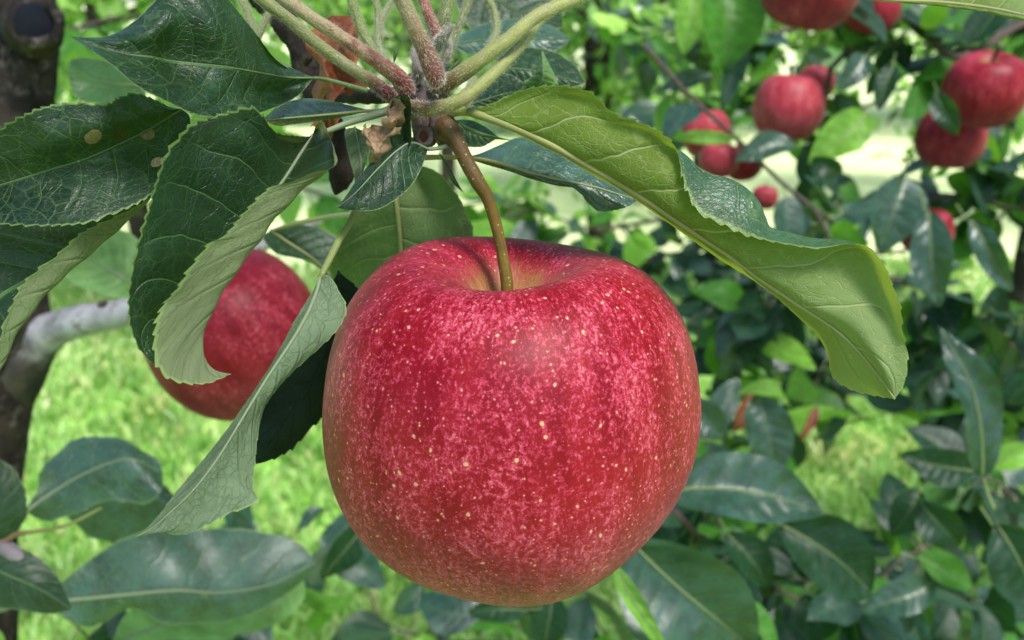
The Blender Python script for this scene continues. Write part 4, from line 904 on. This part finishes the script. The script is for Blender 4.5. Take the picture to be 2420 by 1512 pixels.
LB('short lime sprig between the curled leaf and the twisted centre leaf', [(560, 470, .95), (680, 440, .95), (790, 470, .95), (860, 520, .95)], 16, seed=13, mix='lmlmb', twigs=2)
LB('drooping twig of grey leaves under the red apple', [(1560, 1600, .85), (1380, 1530, .82), (1180, 1520, .8), (980, 1500, .8), (820, 1420, .8)], 26, seed=14, mix='bdmbl', up=.4)
LB('pale dry twig with small leaves on the lawn side of the apple', [(600, 1480, .62), (660, 1420, .62), (720, 1345, .62), (765, 1292, .62)], 9, ln=(.03, .05), seed=15, mix='bbl', twigs=1)
LB('bushy branch far right at mid height', [(2600, 1050, 1.05), (2480, 1020, 1.02), (2350, 980, 1.0), (2230, 900, 1.0)], 82, ln=(.04, .065), seed=16, mix='ddbbdml')
LB('crowded leaves left of the lawn opening', [(1640, 1060, 1.3), (1760, 1130, 1.25), (1850, 1250, 1.25), (2000, 1330, 1.2)], 80, ln=(.04, .065), seed=17, mix='ddbbm')
LB('pale leafy branch above the small pink apples', [(2100, 230, 1.45), (1900, 300, 1.45), (1700, 250, 1.5), (1540, 330, 1.5)], 60, seed=18, mix='bmblmd')

LB('dark hedge like branch behind the shoulder of the red apple', [(1420, 640, 1.7), (1620, 600, 1.65), (1820, 640, 1.6), (2060, 700, 1.6)], 80, seed=19, mix='ddmbd', ln=(.05, .08), spread=.09)
LB('shaded branch under the middle of the arching leaf', [(2300, 560, 1.6), (2050, 600, 1.6), (1800, 560, 1.65), (1560, 600, 1.7), (1400, 560, 1.8)], 80, seed=20, mix='dbmbld', ln=(.05, .08), spread=.09)
LB('tangle of dark twigs below the large low leaf', [(-80, 1600, .62), (150, 1560, .6), (330, 1540, .6), (520, 1560, .62)], 26, seed=21, mix='dmdbl', ln=(.03, .055), gaps=False, group='leafy branches low at the left')
LB('sprig of leaves with pale undersides beyond the lawn side apple leaf tip', [(420, 1330, .75), (520, 1300, .75), (640, 1290, .76)], 10, seed=22, mix='bdb', ln=(.04, .06), gaps=False, twigs=1, group='leafy branches low at the left')

# single background leaves large enough to point at
def one(label, x0, y0, x1, y1, w, d, mk, shape=0, lean=0.0, roll=0.0, fdir=0.0, group='large blurred leaves right of the red apple'):
    "leaf from its base (x0,y0) to its tip (x1,y1); lean: tip nearer (+) or farther; roll: turned about its own length"
    a, b = P(x0, y0, d), P(x1, y1, d - lean)
    t = thing('apple_leaf', label, 'leaf', a, group)
    L = np.linalg.norm(b - a); wu = mm(w, d) / L
    N = cam_n = CAM - a; N = N / np.linalg.norm(N)
    y = (b - a) / L; x = np.cross(y, N); x /= np.linalg.norm(x); z = np.cross(x, y)
    xx = x * math.cos(roll) + z * math.sin(roll); zz = np.cross(xx, y)
    rr = np.random.default_rng(int(x0 + y1)); ph = rr.uniform(0, 6.28); curl = .10 + fdir
    nr, nc = 30, 12; V, U, Q = [], [], []
    for i in range(nr + 1):
        tq = i / nr; wd = wu * .5 * (math.sin(math.pi * tq ** .82) ** .75) + .001
        if i == nr: wd = .001
        for j in range(nc + 1):
            s = 2 * j / nc - 1
            h = curl * math.sin(math.pi * tq) + (abs(s) ** 1.3) * wd * .45 + .035 * math.sin(9 * tq + ph + 2.2 * s) * abs(s) + .011 * math.cos(2 * math.pi * 7 * (tq - .14 * abs(s))) * math.sin(math.pi * min(1, abs(s)))
            bend = .04 * math.sin(math.pi * tq + ph)
            p = (y * tq + xx * (s * wd * (1.02 if (j in (0, nc) and i % 2) else 1) + bend) + zz * h) * L
            V.append(p); U.append(((s + 1) / 2, tq)); Q.append((s * wd * L * 100, tq * L * 100))
    n = nc + 1
    F = [(i * n + j, i * n + j + 1, (i + 1) * n + j + 1, (i + 1) * n + j) for i in range(nr) for j in range(nc)]
    o = mesh_obj('blade', V, F, B_MATS[mk], uvs={'uv': U, 'phys': Q}); o.parent = t
    s = tube('petiole', [-y * L * .22 - zz * L * .03 * 0, -y * L * .1 - zz * .02 * L, y * L * .02], [L * .012, L * .011, L * .01], M_RIB, n=10, seg=6); s.parent = t
    md = tube('midrib', [(y * q + xx * .04 * math.sin(math.pi * q + ph) + zz * (curl * math.sin(math.pi * q) + .003)) * L for q in np.linspace(0, .97, 9)], np.linspace(L * .011, L * .003, 9), M_RIB, n=20, seg=6); md.parent = t
    return t
one('green leaf touching the lower right of the red apple, rim turned pale', 1560, 1165, 1950, 1210, 165, .47, 'b', roll=.35)
one('broad ribbed blue green leaf below the red apple at the bottom', 1500, 1270, 1765, 1540, 270, .46, 'b', roll=-.3)
one('slender pale green leaf edge crossing in front of the ribbed leaf', 1450, 1320, 1575, 1560, 42, .44, 'l', roll=.2)
one('olive curved leaf at the bottom right of the ribbed leaf', 1630, 1370, 1850, 1560, 75, .50, 'm', roll=.9)
one('dark leaf with a clear pale midrib, below the lawn opening', 1845, 1240, 2060, 1405, 165, .60, 'd', roll=.2)
one('two toned leaf hanging straight down beside the rusty dead scrap', 1800, 930, 1822, 1120, 112, .68, 'b', roll=.3)
one('small bluish leaf against the right edge of the red apple', 1630, 940, 1715, 1040, 85, .66, 'b')
one('arched pale green leaf above the two toned leaf', 1745, 935, 1868, 960, 50, .68, 'l', roll=.8, fdir=.2)
one('long leaf with a light green margin, tip pointing up at the right', 2325, 1125, 2215, 772, 105, .52, 'b', roll=-.5)
one('dark leaf lying level left of the reddish node', 2300, 1115, 2125, 1070, 90, .60, 'd')
one('small yellow green leaf right of the reddish node', 2345, 1105, 2450, 1060, 60, .62, 'l')
one('rounded dark leaf with pale veins, below the reddish node', 2180, 1185, 2262, 1290, 95, .62, 'd')
one('dark drooping leaf at the right rim of the lawn opening', 2175, 1160, 2105, 1265, 80, .64, 'd')
one('crinkled green leaf in the lower right cluster', 2165, 1320, 2300, 1380, 75, .62, 'm', roll=.3)
one('blue grey leaf low in the lower right cluster', 2205, 1370, 2035, 1450, 85, .62, 'b')
one('deep green leaf just left of the leaf with the pale midrib', 1720, 1255, 1810, 1395, 95, .62, 'd', roll=.4)
one('big dark leaf cut by the right photo edge', 2345, 1240, 2470, 1430, 150, .58, 'd')
one('bluish leaf hanging behind the yellow apple leaf tip', 2135, 415, 2085, 600, 125, .74, 'b', roll=.3)
one('pointed grey blue leaf hanging in front of the half hidden apple', 2185, 500, 2228, 725, 92, .70, 'b')
one('narrow slate leaf hanging at the right edge', 2285, 520, 2400, 685, 62, .74, 'b')
one('mid green leaf hanging from the top, left of the large cut off apple', 1730, -40, 1700, 165, 150, .85, 'm', roll=.2)
one('lime leaf hanging at the very top, nearer the sharp stalks', 1640, -30, 1615, 130, 80, .9, 'l')
one('bright lime leaf left of the lawn gap by the heart shaped apples', 2045, 262, 1915, 390, 95, .84, 'l')
one('silvery leaf lying over the small pink apples', 1880, 345, 1735, 378, 70, .82, 'b', roll=-.5)
one('dark curled leaf under the bright lime leaf', 1990, 410, 1915, 375, 50, .84, 'd', fdir=.2)
one('lime leaf strip crossing the upper small pink apple', 1735, 322, 1580, 332, 32, .84, 'l')
one('narrow bluish leaf above the upper small pink apple', 1765, 112, 1705, 262, 48, .86, 'b')
one('pale bluish leaf pointing left near the thin twig', 1690, 185, 1545, 215, 48, .9, 'b', roll=-.6)
one('dark leaf hanging between the two heart shaped apples', 2215, 215, 2258, 322, 55, .76, 'd')
one('dark leaf hanging left of the heart shaped apples', 2110, 150, 2080, 262, 50, .84, 'd')
one('grey green leaf right of the large pink apple', 2050, 130, 1975, 215, 60, .9, 'b')
one('dark green leaf pointing down left beneath the red apple', 870, 1215, 765, 1372, 75, .55, 'd', roll=.3, group='blurred leaves under the red apple')
one('almost white shining leaf left of the red apple bottom', 770, 1205, 700, 1260, 45, .7, 'b', roll=-.9, group='blurred leaves under the red apple')
one('dark green leaf directly under the red apple', 1250, 1440, 1105, 1450, 60, .6, 'd', group='blurred leaves under the red apple')
one('slate leaf below left of the red apple', 1000, 1380, 935, 1450, 60, .7, 'b', group='blurred leaves under the red apple')
one('blue green leaf hanging off the bottom of the photo', 1300, 1400, 1290, 1540, 85, .62, 'd', group='blurred leaves under the red apple')
one('crumpled rust brown dead leaf right of the red apple', 1770, 925, 1735, 1025, 50, .72, 'r', roll=.5, group=None)
one('thin brown dead leaf by the arching leaf tip', 1935, 960, 1890, 1040, 24, .8, 'r', roll=.4, group=None)

# apples on the neighbouring branches
GA = 'red apples on the neighbouring branches'
T = math.radians
proto, PF = apple('large dull red apple cut off by the top photo edge', 1917, -42, .80, 118, tilt=(T(10), 0, 1), mat=M_APPLE2, seed=21, group=GA)
_, PR = apple('large pink red apple with a dark twig over its shoulder', 1864, 254, .98, 84, tilt=(T(12), T(10), 2), mat=M_APPLE3, seed=22, group=GA)
apple('brownish apple behind the large dull red apple at the top', 2062, 20, .96, 66, tilt=(0, T(10), 0), share=PF, group=GA)
apple('apple peeking out behind the shoulder of the large pink red one', 1928, 196, 1.12, 44, tilt=(T(5), 0, 0), share=PR, group=GA)
apple('upper small pink apple crossed by a lime leaf', 1668, 312, 1.15, 57, tilt=(T(15), 0, 4), share=PR, group=GA)
apple('round small pink apple under the upper one', 1699, 378, 1.05, 46, tilt=(0, 0, 3), share=PR, group=GA)
apple('small red apple half behind the silvery leaf', 1757, 384, 1.12, 45, tilt=(T(-20), 0, 2), share=PF, group=GA)
apple('smallest pink apple peeping out below the silvery leaf', 1808, 466, 1.3, 31, tilt=(0, 0, 1), share=PR, group=GA)
apple('upper heart shaped red apple at the right edge', 2328, 212, .84, 94, tilt=(T(8), T(12), 5), share=PF, group=GA)
apple('lower heart shaped red apple with a dark leaf over its top', 2247, 325, .92, 80, tilt=(T(4), T(-6), 3.4), share=PF, group=GA)
apple('red apple mostly hidden by a hanging grey blue leaf', 2190, 546, .98, 60, tilt=(T(-10), T(20), 1), share=PF, group=GA)

# ------------------------------------------------------------------ trees farther off
def crown_mesh(name, n, R, H, z0, size, seed, mats):
    r = np.random.default_rng(seed)
    ncl = 46
    cc = r.normal(0, 1, (ncl, 3)); cc /= np.linalg.norm(cc, axis=1)[:, None]; cc *= (r.uniform(.25, 1, ncl) ** .5)[:, None] * np.array([R, R, H / 2]); cc[:, 2] += z0 + H / 2
    k = r.integers(0, ncl, n); p = cc[k] + r.normal(0, 1, (n, 3)) * (R * .17) * r.uniform(.6, 1.3, ncl)[k][:, None]
    p[:, 2] = np.maximum(p[:, 2], z0 * .6 + .05)
    dv = r.normal(0, 1, (n, 3)); dv[:, 2] -= .5; dv /= np.linalg.norm(dv, axis=1)[:, None]
    nr = r.normal(0, .55, (n, 3)); nr[:, 2] += 1; nr -= (nr * dv).sum(1)[:, None] * dv; nr /= np.linalg.norm(nr, axis=1)[:, None]
    sd = np.cross(dv, nr); L = (size * r.uniform(.7, 1.25, n))[:, None]
    V = np.stack([p, p + dv * L * .45 + sd * L * .26 - nr * L * .02, p + dv * L * .5 + nr * L * .06, p + dv * L * .45 - sd * L * .26 - nr * L * .02, p + dv * L - nr * L * .1], 1).reshape(-1, 3)
    b = np.arange(n) * 5
    F = np.stack([np.stack([b, b + 1, b + 2], 1), np.stack([b, b + 2, b + 3], 1), np.stack([b + 1, b + 4, b + 2], 1), np.stack([b + 2, b + 4, b + 3], 1)], 1).reshape(-1, 3)
    me = bpy.data.meshes.new(name)
    me.vertices.add(len(V)); me.vertices.foreach_set('co', V.ravel()); me.loops.add(F.size); me.loops.foreach_set('vertex_index', F.ravel().astype(np.int32))
    me.polygons.add(len(F)); me.polygons.foreach_set('loop_start', np.arange(len(F)) * 3); me.update(calc_edges=True)
    U = np.tile(np.array([[.5, .1], [.95, .5], [.5, .5], [.05, .5], [.5, .95]]), (n, 1))[F.ravel()]
    for nm in ('uv', 'phys'):
        l = me.uv_layers.new(name=nm); l.data.foreach_set('uv', (U * (1 if nm == 'uv' else 6) + (np.repeat(r.random(n) * 50, 12)[:, None] if nm == 'phys' else 0)).astype(np.float32).ravel())
    for m in mats: me.materials.append(m)
    me.polygons.foreach_set('material_index', np.repeat(r.integers(0, len(mats), n), 4).astype(np.int32))
    return me, cc
def far_tree(label, x, y, R, H, z0, n, size, seed, mats, group='apple trees farther down the orchard'):
    t = thing('apple_tree', label, 'tree', (x, y, 0), group)
    me, cc = crown_mesh('crown', n, R, H, z0, size, seed, mats)
    o = bpy.data.objects.new('crown', me); COL.objects.link(o); o.parent = t
    tk = tube('trunk', [(0, 0, -.05), (.02, .03, z0 * .6), (-.03, 0, z0 + H * .3), (.02, 0, z0 + H * .75)], [.07, .055, .045, .015], M_TRUNK, n=30, seg=12, noise=.08, seed=seed); tk.parent = t
    for i in range(0, 14):
        c = cc[i * 3]; z = max(z0 * .7, min(c[2] - .25, z0 + H * .6))
        l = tube('limb', [(0, 0, z), (c[0] * .5, c[1] * .5, (z + c[2]) / 2 + .05), tuple(c)], [.03, .018, .008], M_TRUNK, n=12, seg=6); l.parent = t
    return t
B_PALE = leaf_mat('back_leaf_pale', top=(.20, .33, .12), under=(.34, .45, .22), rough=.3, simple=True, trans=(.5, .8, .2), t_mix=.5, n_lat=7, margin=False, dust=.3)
FM = [B_MID, B_BACKLIT, B_BLUE, B_PALE]
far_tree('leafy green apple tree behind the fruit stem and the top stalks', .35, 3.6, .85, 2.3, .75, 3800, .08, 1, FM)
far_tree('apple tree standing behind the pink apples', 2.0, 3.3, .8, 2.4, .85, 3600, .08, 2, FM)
far_tree('apple tree behind the broad leaf at the top left', -1.7, 3.9, .95, 2.2, .6, 3800, .08, 3, [B_BACKLIT, B_MID, B_BACKLIT])
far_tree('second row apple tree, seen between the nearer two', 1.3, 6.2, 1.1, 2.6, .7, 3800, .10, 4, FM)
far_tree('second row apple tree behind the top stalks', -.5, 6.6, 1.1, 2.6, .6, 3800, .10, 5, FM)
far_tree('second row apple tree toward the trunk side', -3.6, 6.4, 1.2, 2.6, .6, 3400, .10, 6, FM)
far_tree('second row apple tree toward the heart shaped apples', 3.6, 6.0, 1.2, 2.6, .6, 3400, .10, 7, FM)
rr = random.Random(4)
far_tree('unseen apple tree added to shade the branches at the right', 1.75, .62, .72, .8, 1.72, 3200, .085, 61, [B_DARK, B_DARK, B_MID], 'apple trees added out of view')  # stands out of view, added so its crown shades the right branches
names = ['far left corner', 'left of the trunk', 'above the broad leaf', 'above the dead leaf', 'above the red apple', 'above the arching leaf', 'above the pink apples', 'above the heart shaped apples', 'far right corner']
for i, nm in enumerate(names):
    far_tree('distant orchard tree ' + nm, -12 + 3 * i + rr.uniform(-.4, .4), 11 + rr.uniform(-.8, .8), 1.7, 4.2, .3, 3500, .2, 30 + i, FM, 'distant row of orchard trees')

# unseen crown added to the left tree, to shade the hanging apple and foreground
me, cc = crown_mesh('crown', 800, .62, .5, 0, .085, 50, [B_DARK, B_MID, B_BLUE])
o = bpy.data.objects.new('crown', me); COL.objects.link(o); o.parent = tr  # added unseen crown, there only to shade the foreground
o.location = Vector((-.05, .25, 1.86)) - tr.location
